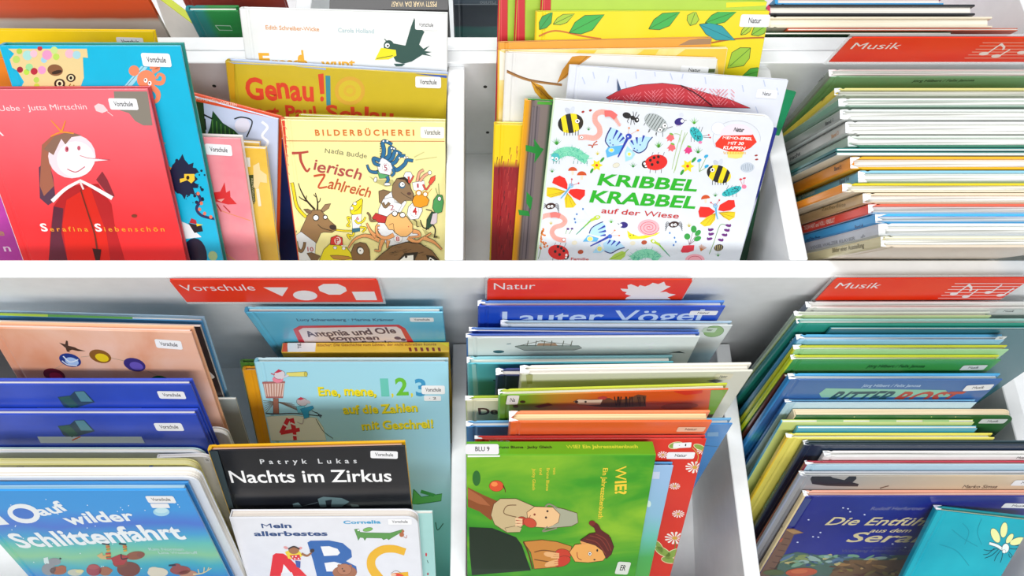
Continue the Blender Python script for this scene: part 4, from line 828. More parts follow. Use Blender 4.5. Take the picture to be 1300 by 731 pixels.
def worm(pts, w, c='#f6b4a8', c2='#ee9c90', clitellum=None, w2=None):
    a.new(3); o = a.curve(pts, c, w, w2 or w)
    for i in range(1, len(o)-1):
        (x0, y0), (x1, y1) = o[i-1], o[i+1]; l = math.hypot(x1-x0, y1-y0) or 1; nx, ny = -(y1-y0)/l*w*.42, (x1-x0)/l*w*.42; a.line([(o[i][0]-nx, o[i][1]-ny), (o[i][0]+nx, o[i][1]+ny)], c2, 2.5)
    if clitellum: a.curve(clitellum, '#e86a66', w*1.12)
def ladybird(x, y, rx, ry, rot, hx, hy, dots):
    for i in range(3):
        a.new(1); a.line([(x-rx*.5+i*rx*.5, y+ry*.5), (x-rx*.5+i*rx*.5-6, y+ry*1.35)], INKK, 4); a.new(1); a.line([(x-rx*.5+i*rx*.5, y-ry*.5), (x-rx*.4+i*rx*.5+12, y-ry*1.3)], INKK, 3)
    a.new(4); a.ell(hx, hy, 30, 32, INKK); a.ell(x, y, rx, ry, '#e0251f', rot); a.ell(hx+7*(1 if hx < x else -1)*-1, hy-6, 10, 12, '#fff'); a.ell(hx+4, hy+15, 9, 8, '#fff')
    for dx, dy in dots: a.ell(dx, dy, 12, 13, INKK, n=10)
def bee(cx, cy, rx, ry, rot, Z, face=1):
    a.z(*Z); a.new(1); a.ell(cx-rx*.2, cy-ry*1.25, 20, 34, '#c6ccd8', -40); a.ell(cx+rx*.12, cy-ry*1.35, 18, 34, '#d4dae4', 25)
    for i in range(6): a.line([(cx-rx*.5+i*rx*.22, cy+ry*.7), (cx-rx*.55+i*rx*.22+4, cy+ry*1.25)], INKK, 5)
    a.new(4); P = a.ellp(cx, cy, rx, ry, rot, 28); a.poly(P, '#f4da12'); r = math.radians(rot)
    def st(u0, u1, c):
        q = []
        for k in range(9):
            u = u0+(u1-u0)*k/8; v = math.sqrt(max(0, 1-u*u)); q.append((u, -v))
        for k in range(9):
            u = u1-(u1-u0)*k/8; v = math.sqrt(max(0, 1-u*u)); q.append((u, v))
        a.poly([(cx+u*rx*math.cos(r)-v*ry*math.sin(r), cy+u*rx*math.sin(r)+v*ry*math.cos(r)) for u, v in q], c)
    st(-1, -.68, INKK); st(-.28, .12, INKK); st(.58, 1, '#2a2018') if face == 1 else st(.5, .8, INKK)
    ex, ey = (.55, -.1) if face == 1 else (-.6, -.2); X = cx+ex*rx*math.cos(r)-ey*ry*math.sin(r); Y = cy+ex*rx*math.sin(r)+ey*ry*math.cos(r)
    a.ell(X, Y, 19, 17, '#fff', 0, INKK, 2); a.ell(X, Y, 8, 9, INKK)
bee(428, 308, 108, 82, -10, Z1)
bee(0, 0, 1, 1, 0, Z1) if False else None
a.new(); 
for x, y in ((532, 212), (595, 200)): a.ell(x, y, 13, 9, '#a82a20', -20)
worm([(500, 428), (560, 425), (630, 432), (672, 395), (668, 340), (635, 290), (640, 235), (690, 212), (740, 222)], 46)
a.z(*Z1); a.new(30); worm([(790, 245), (815, 285), (845, 330)], 40, w2=14); a.new(60); a.curve([(725, 225), (765, 225), (800, 250)], '#ea6c68', 52); a.new(60); a.ell(520, 425, 15, 13, '#fff', 0, '#8a3a3a', 2); a.ell(522, 426, 5, 5, INKK)
# ant
a.new(4); a.ell(902, 242, 36, 26, INKK, 15); a.ell(952, 262, 22, 18, INKK, 20); a.ell(985, 280, 20, 22, INKK)
for p in ([(940, 275), (935, 320)], [(955, 278), (968, 318)], [(925, 262), (905, 290), (915, 305)], [(960, 245), (955, 210)], [(972, 248), (985, 212)], [(988, 262), (1005, 235)]): a.line(p, INKK, 5)
a.ell(990, 278, 7, 8, '#fff')
# fly-striped beetle (grey)
a.new(2)
for p in ([(1060, 300), (1045, 325)], [(1105, 350), (1090, 380)], [(1150, 385), (1145, 405)]): a.line(p, INKK, 4)
a.z(*Z2); a.new(4)
for p in ([(30, 290), (20, 320)], [(90, 320), (88, 345)], [(140, 310), (142, 355)]): a.line(p, INKK, 4)
a.ell(85, 238, 108, 68, '#b4bcbc', 32)
for i in range(8):
    t = -.8+i*.23; r = math.radians(32); v = math.sqrt(1-t*t)*62; cx, cy = 85+t*105*math.cos(r), 238+t*105*math.sin(r); a.line([(cx+v*math.sin(r), cy-v*math.cos(r)), (cx-v*math.sin(r)*.9, cy+v*math.cos(r)*.9)], '#39403c', 5)
a.ell(158, 262, 20, 20, '#fff', 0, '#444', 2); a.ell(118, 296, 18, 18, '#fff', 0, '#444', 2); a.ell(160, 262, 7, 7, INKK); a.ell(120, 297, 7, 7, INKK); a.curve([(178, 285), (205, 275), (225, 270)], INKK, 4)
# blue fly
a.new(3); a.ell(300, 172, 18, 20, '#d8dce6'); a.ell(282, 228, 42, 30, '#2c1c78', -15); a.ell(306, 222, 14, 14, '#fff'); a.line([(320, 220), (342, 215)], INKK, 4)
for x in (262, 275, 290): a.line([(x, 250), (x-4, 268)], '#8a3a90', 3)
grass(407, 248, 42, '#5fb82c'); grass(110, 445, 40, '#4aa82c'); grass(440, 495, 42, '#2f9a2c')
# teal beetle
def teal(Z, x, y, rx, ry, rot):
    a.z(*Z); a.new(2)
    for i in range(4):
        a.line([(x-rx*.5+i*rx*.35, y-ry*.5), (x-rx*.3+i*rx*.35, y-ry*1.5)], INKK, 3); a.line([(x-rx*.6+i*rx*.35, y+ry*.5), (x-rx*.6+i*rx*.35, y+ry*1.5)], INKK, 3)
    a.new(5); a.ell(x, y, rx, ry, '#2cb8bc', rot); r = math.radians(rot); R3 = random.Random(int(x))
    for i in range(24):
        u, v = R3.uniform(-.85, .8), R3.uniform(-.65, .65)
        if u*u+v*v < .72: a.ell(x+u*rx*math.cos(r)-v*ry*math.sin(r), y+u*rx*math.sin(r)+v*ry*math.cos(r), 4.5, 4, '#1a2a3c', n=8)
teal(Z2, 425, 335, 72, 42, 52); a.new(2); a.line([(480, 350), (530, 340)], INKK, 3); a.line([(485, 360), (540, 362)], INKK, 3); a.ell(530, 340, 7, 7, '#d82a3a'); a.ell(542, 362, 7, 7, '#d82a3a'); a.ell(458, 402, 16, 12, '#f080b0')
# bell flowers
a.new(1)
for p in ([(220, 630), (260, 450), (305, 300)], [(245, 640), (290, 460), (330, 320)], [(235, 660), (300, 430), (350, 320)], [(285, 400), (285, 340), (240, 330)]): a.curve(p, '#a8c47a', 5)
for x, y, c in ((205, 365, '#ee6a70'), (215, 448, '#ee6a70'), (355, 470, '#e03a80')):
    a.new(4); a.poly([(x-6, y-32), (x+24, y-30), (x+36, y+10), (x+18, y+18), (x+8, y+34), (x-8, y+20), (x-26, y+30), (x-22, y+8), (x-38, y+6)], c); a.ell(x+10, y-32, 18, 8, '#7ab03c', 20)
a.new(); flower(352, 603, 58, '#f4dc14')
for x, y in ((450, 555), (508, 520), (512, 604)): a.new(2); a.line([(450, 650), (x, y+10)], '#8ab050', 4); a.ell(x, y, 20, 12, '#2aa8d8', -30)
# round badge
a.new(1)
o = a.ellp(765, 370, 200, 150, 0, 30, 150, 370); a.line(o, '#b4b8c4', 3); a.ell(610, 285, 56, 52, '#e9edf6', 0, '#b4b8c4', 2); a.ell(765, 335, 140, 88, '#ecdfe8')
a.poly([(640, 345), (890, 340), (902, 335), (935, 400), (880, 450), (800, 485), (700, 480), (590, 440), (585, 410), (610, 380)], '#e8331c'); a.poly([(690, 480), (825, 482), (810, 530), (760, 540), (690, 530)], '#f2e07a')
for i in range(14): a.line([(655+i*14, 482+(i % 2)*4), (662+i*13.5, 500)], '#e8b01c', 6)
a.text('Natur', (738, 308), (822, 314), 34, '#26222a', .045, .15); a.text('MEMO-SPIEL', (645, 372), (895, 384), 22, '#fff4ee', .045, .1); a.text('MIT 30', (690, 420), (822, 424), 24, '#fff4ee', .045, .1); a.text('KLAPPEN', (650, 458), (832, 466), 26, '#fff4ee', .045, .1)
for x, y, c in ((930, 513, '#a02a20'), (934, 547, '#a02a20'), (800, 715, '#d83a3a'), (830, 705, '#d83a3a')): a.new(2); a.ell(x, y, 14, 7, c, -10)
a.new(3); a.ell(855, 614, 60, 42, '#c6d0dc', -5)
for i in range(7): a.line([(812+i*15, 580+abs(i-3)*5), (806+i*15, 646-abs(i-3)*5)], '#8a98a8', 4)
bee(615, 670, 105, 72, 20, Z2, -1)
# ladybird right of centre, blue butterfly
a.z(*Z1)
ladybird(1150, 638, 95, 66, -8, 1058, 655, [(1100, 620), (1132, 598), (1168, 590), (1115, 656), (1162, 636)])
a.z(*Z2); a.new(4); a.ell(90, 570, 75, 62, '#e0251f', -12)
for x, y in ((38, 552), (68, 532), (106, 524), (52, 590), (100, 572)): a.ell(x, y, 12, 12, INKK, n=10)
def butterfly(Z, k=1, sp=((0, 0),)):
    pass
a.z(*Z1); LB, DB, MB_ = '#b4dcf4', '#1c2a78', '#5cb4e4'
a.new(3); a.poly([(770, 345), (830, 365), (885, 430), (880, 470), (820, 495), (755, 505), (725, 460), (745, 400)], LB); a.curve([(768, 345), (738, 400), (722, 460), (755, 508)], DB, 12, 8)
a.new(3); a.poly([(745, 508), (880, 490), (850, 560), (735, 598), (722, 540)], MB_); a.ell(772, 535, 26, 20, '#a8daf0'); a.ell(772, 535, 15, 13, '#eadf5a')
a.new(3); a.poly([(920, 470), (1000, 430), (1060, 420), (1120, 430), (1080, 480), (1050, 540), (1000, 560), (950, 530)], LB); a.curve([(1118, 425), (1085, 465), (1060, 525), (1005, 558), (955, 535)], DB, 8, 10)
a.new(3); a.poly([(905, 500), (975, 565), (945, 610), (890, 632), (885, 560)], '#a8dcf4'); a.ell(922, 568, 26, 24, '#cfeaf8'); a.ell(922, 568, 14, 14, '#eadf5a')
for p in ([(820, 370), (785, 440)], [(855, 395), (820, 450)], [(875, 430), (840, 465)], [(985, 430), (990, 480)], [(1045, 415), (1030, 465)], [(940, 455), (960, 490)]): a.new(8); a.line(p, '#2438a8', 20, 5)
for x, y in ((760, 450), (762, 475), (785, 490), (965, 520), (990, 535), (1015, 490)): a.new(8); a.ell(x, y, 6, 6, '#2438a8', n=8)
a.new(12); a.curve([(915, 420), (880, 490), (828, 592)], '#2438a8', 26, 10); a.ell(918, 418, 26, 24, '#2c44b8'); a.ell(912, 420, 6, 6, '#fff'); a.line([(912, 395), (920, 352)], '#e8a888', 3); a.line([(935, 400), (992, 368)], '#e8a888', 3); a.ell(920, 347, 9, 7, '#e88a4a'); a.ell(995, 367, 11, 7, '#e88a4a')
# caterpillar
def hairy(x0, pts, w, c1, c2, seed):
    a.new(2); o = a.curve(pts, c1, w); R3 = random.Random(seed)
    L0 = a.lay
    for i in range(90):
        a.lay = L0+i % 14
        q = o[R3.randrange(len(o))]; an = R3.uniform(0, 6.28); r0 = R3.uniform(0, w*.5); r1 = r0+w*.35; a.line([(q[0]+r0*math.cos(an), q[1]+r0*math.sin(an)), (q[0]+r1*math.cos(an), q[1]+r1*math.sin(an))], R3.choice([c2, '#3fb4a0', '#a0e4c4', '#5cc49c']), 4, 1.5)
hairy(0, [(300, 590), (340, 560), (400, 545), (470, 555), (520, 590), (555, 610)], 78, '#7ad4b0', '#3fae94', 1)
a.new(60); a.ell(300, 592, 36, 34, '#48b8b8'); a.ell(308, 606, 15, 15, '#fff'); a.ell(275, 598, 10, 10, '#fff'); a.ell(306, 608, 6, 6, INKK)
for x in (285, 310, 335, 455, 490, 520, 545, 570): a.new(1); a.line([(x, 625), (x-4, 650)], '#2a8a80', 4)
grass(310, 490, 44, '#3fa83a', 7); grass(580, 368, 26, '#2f9a3a'); a.new(); a.curve([(610, 515), (605, 495), (578, 492)], '#b8502c', 9); a.new(); a.curve([(610, 515), (625, 480), (650, 460)], '#c85a30', 9); a.line([(620, 492), (655, 488)], '#c85a30', 7)
grass(655, 575, 28, '#e4d428'); grass(1168, 515, 36, '#5fb82c'); grass(955, 680, 34, '#2f9a3a'); grass(272, 722, 28, '#2f9a2c'); flower(648, 662, 52, '#f4dc14')
a.new(); a.ell(812, 662, 28, 18, '#e0dcc8', -15, '#b0a888', 2)
def shroom(Z, x, y, s, rot=0):
    a.z(*Z); a.new(3); a.poly([(x-s*.3, y), (x+s*.3, y), (x+s*.22, y+s), (x-s*.22, y+s)], '#efdcc4'); a.poly(a.ellp(x, y+s*.1, s, s*.85, rot, 14, 180, 360), '#d0501e')
shroom(Z1, 445, 705, 38); a.z(*Z3); shroom(Z3, 522, 12, 40, 0); shroom(Z4, 570, 210, 38, -10)
# title
a.z(*Z3); a.new(6); a.text('KRIBBEL', (652, 96), (1488, 150), 92, '#26b021', .045, .18); a.text('KRABBEL', (585, 240), (1475, 295), 96, '#26b021', .045, .18); a.text('auf der Wiese', (684, 333), (1336, 380), 44, '#c42c2a', .022, .12)
# red-yellow butterfly left and right
def rb(Z, P1, P2, P3, P4, body, head, ants):
    a.z(*Z); a.new(3)
    for P, c in ((P3, '#f0cf14'), (P4, '#f0cf14'), (P1, '#e8271c'), (P2, '#e8271c')): a.poly(P, c)
    for P in (P3, P4):
        cx = sum(p[0] for p in P)/len(P); cy = sum(p[1] for p in P)/len(P)
        for p in P[1:]: a.line([P[0], ((p[0]*.85+cx*.15), (p[1]*.85+cy*.15))], '#b8921a', 3)
    a.curve(body, '#5cb0dc', 16, 7); a.ell(head[0], head[1], 17, 17, '#8accec', 0, '#5a8ab0', 2)
    for q in ants: a.line([head, q], '#d0506a', 3); a.ell(q[0], q[1], 7, 7, '#d02a3c')
rb(Z3, [(400, 138), (335, 110), (272, 80), (285, 40), (335, 18), (380, 40), (402, 90)], [(408, 160), (425, 135), (480, 130), (550, 138), (548, 185), (505, 228), (450, 200)], [(385, 150), (290, 118), (228, 118), (225, 190), (260, 205), (340, 185)], [(400, 165), (375, 215), (385, 290), (450, 288), (475, 262), (435, 200)], [(420, 115), (385, 165), (345, 210)], (432, 102), ((438, 48), (495, 82)))
rb(Z4, [(650, 320), (600, 285), (525, 280), (508, 320), (518, 370), (570, 372), (620, 350)], [(675, 310), (690, 265), (760, 225), (812, 225), (820, 280), (780, 310), (720, 320)], [(655, 335), (600, 350), (520, 420), (560, 448), (610, 440), (650, 390)], [(680, 330), (760, 320), (820, 325), (815, 370), (770, 398), (720, 370)], [(655, 285), (660, 340), (672, 385)], (652, 273), ((615, 245), (685, 225)))
# spiders
def spider(Z, x, y, s):
    a.z(*Z); a.new(2)
    for sgn in (-1, 1):
        for i in range(4): a.curve([(x+sgn*s*.6, y), (x+sgn*s*1.3, y-s*.5+i*s*.3), (x+sgn*s*1.7, y+s*.1+i*s*.4)], INKK, 4)
    a.ell(x, y, s, s*.62, '#3a1c18', -10); a.ell(x-s*.35, y+s*.1, s*.28, s*.28, '#fff'); a.ell(x+s*.3, y+s*.05, s*.28, s*.28, '#fff'); a.ell(x-s*.3, y+s*.12, s*.1, s*.1, INKK); a.ell(x+s*.33, y+s*.1, s*.1, s*.1, INKK)
spider(Z3, 258, 275, 42); spider(Z4, 302, 430, 42)
a.z(*Z3); a.new(1); worm([(160, 385), (220, 355), (290, 352), (350, 365), (382, 400), (355, 435), (295, 455), (270, 495), (295, 540), (345, 560), (380, 562)], 40); a.new(60); a.curve([(265, 350), (300, 346), (330, 355)], '#ea7a74', 44); a.new(70); a.ell(370, 556, 11, 11, '#fff', 0, '#8a3a3a', 2)
grass(262, 430, 24, '#e0c82c')
# plant with orange blossoms
a.new(1); a.curve([(155, 720), (175, 640), (185, 480)], '#6aa04a', 5); R4 = random.Random(2)
for i in range(26): a.new(3); a.ell(182+R4.uniform(-70, 60)*(.3+.7*i/26), 470+i*6.5, 11, 8, '#e07a2a', R4.uniform(-60, 60), n=8)
ladybird(325, 665, 88, 62, 12, 385, 695, [(322, 617), (350, 630), (298, 658), (335, 684), (370, 652)])
# dragonflies
def dfly(Z, b, t, wings):
    a.z(*Z); a.new(1)
    for (x, y) in wings: a.poly([b, (x-14, y-4), (x, y-12), (x+12, y+6)], '#dfe8f2'); a.ell(x, y+2, 7, 9, '#3a78c0')
    a.new(5); a.curve([b, ((b[0]+t[0])/2, (b[1]+t[1])/2), t], '#7ac03a', 14, 5); a.line([((b[0]+t[0])/2, (b[1]+t[1])/2), t], '#2a9a78', 9, 5)
dfly(Z3, (600, 395), (475, 515), [(532, 298), (480, 342), (462, 382), (468, 410)]); a.ell(650, 372, 30, 18, '#c0d43a', -15); a.line([(600, 395), (640, 378)], '#c0d43a', 22); a.ell(655, 368, 9, 9, '#fff'); a.ell(656, 368, 4, 4, INKK)
dfly(Z4, (175, 598), (268, 700), [(268, 500), (308, 540), (318, 575), (300, 602)]); a.ell(128, 572, 24, 16, '#c0d43a', 25); a.line([(130, 574), (180, 600)], '#c0d43a', 20); a.ell(130, 572, 9, 9, '#fff')
# small blue butterfly
a.z(*Z3); a.new(3); a.poly([(585, 510), (600, 465), (650, 430), (690, 408), (725, 440), (720, 500), (690, 535)], LB); a.curve([(700, 408), (655, 428), (605, 462), (585, 505)], DB, 8); a.new(3); a.poly([(700, 590), (760, 555), (840, 580), (885, 620), (820, 640), (760, 670), (715, 650)], LB); a.curve([(882, 625), (830, 640), (770, 672), (715, 655)], DB, 8)
a.new(3); a.poly([(530, 575), (575, 520), (665, 545), (650, 575)], MB_); a.ell(592, 552, 22, 18, '#eadf7a', 0, '#d8eef8', 4); a.new(3); a.poly([(615, 670), (670, 590), (712, 650), (680, 668)], '#a8dcf4'); a.ell(672, 635, 20, 20, '#eadf7a', 0, '#d8eef8', 4)
for p in ([(715, 445), (660, 475)], [(722, 485), (665, 498)], [(720, 520), (680, 525)], [(760, 565), (738, 595)], [(800, 570), (770, 605)], [(842, 578), (810, 612)]): a.new(8); a.line(p, '#2438a8', 18, 5)
a.new(12); a.curve([(755, 530), (690, 565), (595, 612)], '#2438a8', 22, 8); a.ell(760, 530, 18, 18, '#3c6cc8'); a.line([(765, 518), (800, 482)], '#e8a888', 3); a.line([(775, 525), (835, 522)], '#e8a888', 3); a.ell(800, 480, 8, 6, '#e88a4a'); a.ell(838, 523, 8, 6, '#e88a4a')
grass(770, 418, 30, '#5fb82c'); a.new(3); a.ell(885, 390, 16, 14, '#e8e4f0'); a.ell(875, 435, 36, 26, '#2c1c78'); a.ell(850, 436, 13, 13, '#fff'); a.line([(840, 432), (825, 422)], INKK, 4)
# snail
a.new(2); a.poly([(905, 480), (935, 505), (1000, 530), (1100, 515), (1185, 495), (1150, 520), (1050, 550), (930, 555), (912, 535)], '#f0dc1c'); a.ell(1085, 455, 92, 68, '#f6b4bc'); sp = []
for i in range(60): an = i*.33; r = 1-i/62; sp.append((1090+85*r*math.cos(an), 457+62*r*math.sin(an)))
a.line(sp, '#d0304c', 4); a.ell(930, 522, 5, 5, INKK); a.ell(958, 520, 5, 5, INKK)
for x, y, c in ((460, 585, '#e8e0c8'), (952, 588, '#e8e0c8'), (1048, 582, '#b8502c'), (512, 662, '#b8481e')): a.new(); a.ell(x, y, 24, 18, c, -10)
a.new(); a.poly([(750, 726), (800, 680), (860, 655), (895, 665), (885, 700), (850, 728)], '#b0d04a'); a.line([(890, 665), (915, 640)], '#7aa82c', 6); a.new(5); a.line([(770, 722), (885, 672)], '#7aa82c', 3)
hairy(0, [(960, 720), (1000, 690), (1050, 675), (1110, 680), (1160, 715)], 74, '#8adcb4', '#48b88c', 3)
a.z(*Z3); a.new(); a.curve([(385, 510), (395, 480), (405, 468)], '#7aa83a', 4); a.line([(415, 510), (440, 470)], '#7aa83a', 4); a.ell(405, 468, 12, 9, '#5a2a80'); a.ell(440, 466, 11, 8, '#5a2a80')
# beet, bellflower, beetle, teal
a.z(*Z4); grass(430, 452, 30, '#d8c82c'); a.new(2)
for x, y, rx, ry, ro in ((470, 470, 24, 30, 0), (505, 502, 20, 30, 45), (415, 532, 26, 26, 0), (502, 550, 20, 32, 65)): a.line([(432, 600), (x, y)], '#8a5a6a', 4); a.ell(x, y, rx, ry, '#2f9a3c', ro)
a.new(4); a.poly([(360, 655), (380, 610), (430, 605), (475, 605), (470, 650), (420, 668), (370, 668)], '#e0283c'); a.new(1)
for i in range(7): a.line([(530, 655), (515+i*10, 600+abs(i-2)*6)], '#c8702c', 4)
a.new(1); a.curve([(600, 680), (640, 580), (690, 440), (740, 435)], '#6a9a3a', 5)
for x, y in ((615, 475), (618, 512), (605, 552), (760, 440), (748, 480), (728, 520), (696, 562)): a.new(3); a.ell(x, y, 24, 11, '#6a1f78', 15 if x > 680 else -15); a.ell(x+(18 if x > 680 else -18), y-2, 7, 12, '#6a1f78')
a.new(3); a.ell(680, 626, 40, 28, '#3a3028', -15)
for i in range(4): a.line([(655+i*16, 606+i*0), (650+i*16, 648)], '#c8b878', 5)
grass(675, 700, 26, '#2f9a3a'); grass(652, 195, 28, '#2f9a3a'); teal(Z4, 790, 150, 88, 32, -22); a.new(2); a.ell(895, 112, 20, 18, '#f080a0'); a.line([(880, 98), (862, 52)], '#d04a60', 3); a.line([(890, 92), (898, 42)], '#d04a60', 3); a.ell(864, 48, 8, 7, '#d82a3a'); a.ell(897, 40, 8, 7, '#d82a3a')
a.new(2); a.poly(a.ellp(480, 730, 82, 50, 0, 14, 180, 360), '#f4aab4'); a.line(a.ellp(480, 730, 55, 32, 0, 12, 180, 360), '#d0304c', 4)
a.new(3); a.z(*Z3); a.text('Familie', (430, 732), (580, 734), 22, '#d0302c', .022)
a.done()
# ============================================================ LOWER TIER covers
LA, LB_, LC, LD = (0, 330, 3.482), (0, 530, 3.636), (260, 340, 3.656), (240, 530, 3.611)
a = Art(BOOKS['L1'], 'cover_print', face='top').z(*LA)
a.poly([(-300, 225), (212, 240), (212, 262), (-300, 250)], '#a4c43a'); a.new(); a.poly([(212, 240), (586, 252), (586, 275), (212, 262)], '#4f9440'); a.done()
sticker('L1b', (256.5, 484), (274, 479), 26, 'V A', bg='#f6f6f6')
a = art('L2', LA)
for x, y, rx, c, c2 in ((240, 508, 50, '#7a1626', '#c02448'), (310, 442, 50, '#243a84', '#a8c4ec'), (443, 425, 50, '#8a5a1c', '#e8c81c'), (595, 462, 50, '#3c3078', '#6a58b8'), (712, 540, 46, '#1c6a2c', '#2f8a3c')):
    a.new(2); a.ell(x, y, rx, 28, c, 16); a.ell(x+8, y+6, rx*.62, 17, c2, 16)
a.new(6); a.curve([(280, 425), (310, 450), (345, 440)], '#dfe8f4', 5); a.new(6); a.curve([(275, 445), (300, 462), (340, 466)], '#dfe8f4', 4)
a.new(1); a.poly([(262, 365), (288, 372), (292, 355), (300, 358), (302, 378), (330, 385), (345, 393), (378, 402), (345, 402), (318, 396), (305, 402), (312, 408), (296, 404), (290, 388)], '#4a3014')
for p in ([(240, 482), (280, 460)], [(358, 428), (395, 424)], [(488, 432), (550, 445)], [(640, 484), (700, 512)]): a.new(1); a.line(p, '#b8a088', 2)
a.done(); sticker('L2', (199, 441), (232.5, 443.5), 11)
for id, y0, yb in (('L3', 0, 0), ('L4', 128, 0)):
    a = art(id, LA)
    a.poly([(255, 605+y0), (310, 598+y0), (330, 580+y0), (372, 578+y0), (420, 628+y0), (350, 648+y0), (318, 664+y0), (280, 645+y0)], '#1c3c54'); a.poly([(330, 582+y0), (370, 580+y0), (410, 625+y0), (358, 625+y0)], '#4f8494'); a.poly([(255, 608+y0), (305, 602+y0), (345, 640+y0), (318, 656+y0)], '#24544c')
    a.new(1); a.poly([(165, 652+y0), (625, 652+y0), (640, 680+y0), (180, 680+y0)], '#a8c0c4' if y0 == 0 else '#c4d2d2')
    if y0: a.new(3); a.line([(320, 668+y0), (355, 652+y0)], '#c8642c', 6)
    a.done()
sticker('L3', (203, 505.5), (237, 506), 9.5); sticker('L4', (199.5, 546.5), (234.5, 546.5), 10)
a = art('L6', LB_); a.text('Anna Ribbing • Mia Nilsson', (310, 246), (612, 246), 12, '#a89858', .022); a.new(); a.poly([(688, 222), (710, 217), (702, 230), (718, 243), (700, 243), (688, 235)], '#7a90c8'); a.new(); a.text('RAIN', (815, 242), (862, 242), 8, '#b8aa60', 0)
a.new(); a.line([(80, 250), (108, 228)], '#8a8468', 3); a.new(2); a.text('TOK', (84, 234), (118, 232), 9, '#8a8468', 0); a.new(); a.poly([(0, 256), (10, 236), (40, 256)], '#fbf8e8'); a.new(); a.poly([(120, 256), (150, 240), (178, 256)], '#fbf8e8'); a.done()
sticker('LX', (260.5, 587), (268, 587), 7, 'Vo', bg='#f6f6f6')
# --- sleigh ride
a = art('L8', (0, 640, 4.194)); SW = '#f2f8fc'
R5 = random.Random(9)
for i in range(40): a.new(3); a.ell(R5.uniform(40, 1050), R5.uniform(-30, 360), 3, 3, '#e8f4fc', n=6)
a.z(*LB_); a.new(6)
a.text('1', (-10, 492), (40, 488), 90, SW, .045); a.ell(110, 442, 76, 44, SW, 10); a.ell(108, 442, 50, 24, '#3a78d4', 10)
a.text('auf', (192, 452), (325, 425), 48, SW, .045, 0, .2, 4); a.text('wilder', (315, 492), (632, 470), 48, SW, .045, 0, .2, 8); a.text('Schlittenfahrt', (90, 598), (862, 556), 66, SW, .045, 0, .18, 3)
a.new(6); a.text('Kim Norman', (690, 612), (850, 612), 12, '#bfe0dc', .022); a.text('Lina Woodruff', (735, 628), (915, 628), 12, '#bfe0dc', .022)
a.new(6); a.ell(745, 434, 38, 20, '#a8dcf0'); a.ell(745, 428, 30, 12, '#c8ecf6')
a.z(0, 640, 4.194)
def critter(x, y, rx, ry, c, head=None, hc=None):
    a.new(8); a.ell(x, y, rx, ry, c)
    if head: a.ell(head[0], head[1], head[2], head[3], hc or c)
critter(260, 345, 38, 32, '#8f949c', (290, 305, 34, 20)); a.poly([(232, 285), (255, 280), (262, 315), (235, 312)], '#d8ecec'); a.ell(322, 288, 6, 5, '#222')
critter(310, 352, 45, 22, '#a85a34', (330, 338, 24, 14)); critter(400, 362, 40, 18, '#c8ccb8', (425, 355, 22, 10), '#e0dca0'); critter(500, 350, 40, 30, '#a03a44', (498, 332, 30, 14), '#b05050'); critter(560, 355, 34, 24, '#a86a44', (580, 352, 20, 12))
critter(685, 345, 62, 40, '#7a3e1c', (640, 310, 40, 26), '#86481f'); a.ell(722, 272, 50, 22, '#96582c', -8); a.ell(748, 268, 20, 14, '#8a4c2c')
a.poly([(590, 285), (640, 265), (690, 275), (660, 320), (610, 325)], '#b03228'); a.curve([(645, 265), (650, 290), (680, 285)], '#2a2018', 7)
for x in (575, 665):
    a.poly([(x-12, 215), (x+8, 215), (x+12, 248), (x-6, 252)], '#d8a02c'); a.line([(x-10, 226), (x+10, 224)], '#b02a2a', 5); a.line([(x-8, 238), (x+11, 236)], '#2a8a4a', 5); a.line([(x-30, 208), (x+6, 214)], '#1a2a3a', 8)
a.poly([(515, 272), (545, 255), (550, 272), (580, 265), (585, 292), (540, 290)], '#d8b878'); a.poly([(562, 258), (590, 255), (592, 292), (568, 292)], '#c9402c'); a.line([(565, 270), (590, 268)], '#e8c83a', 5); a.line([(566, 281), (590, 279)], '#3a8a3a', 5)
critter(840, 362, 55, 26, '#e4dcc4', (820, 348, 30, 16)); critter(960, 350, 55, 24, '#9a4a3c', (940, 330, 24, 16)); a.line([(900, 325), (935, 322)], '#1a2a3a', 9); critter(1000, 368, 50, 18, '#c08a6a')
a.curve([(1030, 372), (1080, 365), (1125, 340)], '#e0d4a0', 8, 4); a.line([(1060, 366), (1055, 345)], '#e0d4a0', 5); a.line([(1085, 362), (1088, 335)], '#e0d4a0', 5); a.line([(1105, 352), (1112, 335)], '#e0d4a0', 5)
a.done(); sticker('L8', (189, 638), (224.5, 638), 9); sticker('L8', (193.5, 644.2), (216.5, 644.2), 5.5, '')
# --- lower left, right pile
a = art('R1', LC)
a.text('Lucy Scharenberg · Marina Krämer', (430, 246), (880, 246), 11, '#1c4a78', .022)
a.new(); a.poly([(410, 284), (440, 268), (900, 263), (930, 280), (975, 352), (440, 352)], '#d6384c'); a.poly([(435, 290), (455, 278), (890, 272), (910, 284), (945, 352), (468, 352)], '#ecdfe4')
a.text('Antonia und Ole', (478, 318), (892, 303), 26, '#3a2858', .045, 0, .3, 3); a.text('kommen', (585, 337), (812, 332), 20, '#3a2858', .045, 0, .3, 5); a.text('in die Schule', (600, 358), (875, 352), 16, '#3a2858', .022, 0, .2, 6)
a.new(8); a.ell(895, 325, 16, 7, '#4a3a6a', 5); a.ell(922, 332, 13, 6, '#4a3a6a', 5); a.done()
sticker('R1', (521, 408), (551, 408), 5.5)
a = Art(BOOKS['R2'], 'spine_print', face='top').z(*LC)
a.poly([(352, 350), (382, 348), (386, 392), (355, 392)], '#e0522a'); a.new(); a.poly([(385, 347), (516, 347), (512, 390), (380, 390)], '#f0eeec'); a.new(2); a.text('TIE', (448, 372), (446, 350), 16, '#222', .022)
a.new(1); a.text('lätscher: Die Geschichte vom Löwen, der nicht schreiben konnte', (520, 364), (1075, 360), 12, '#a05a1c', .022)
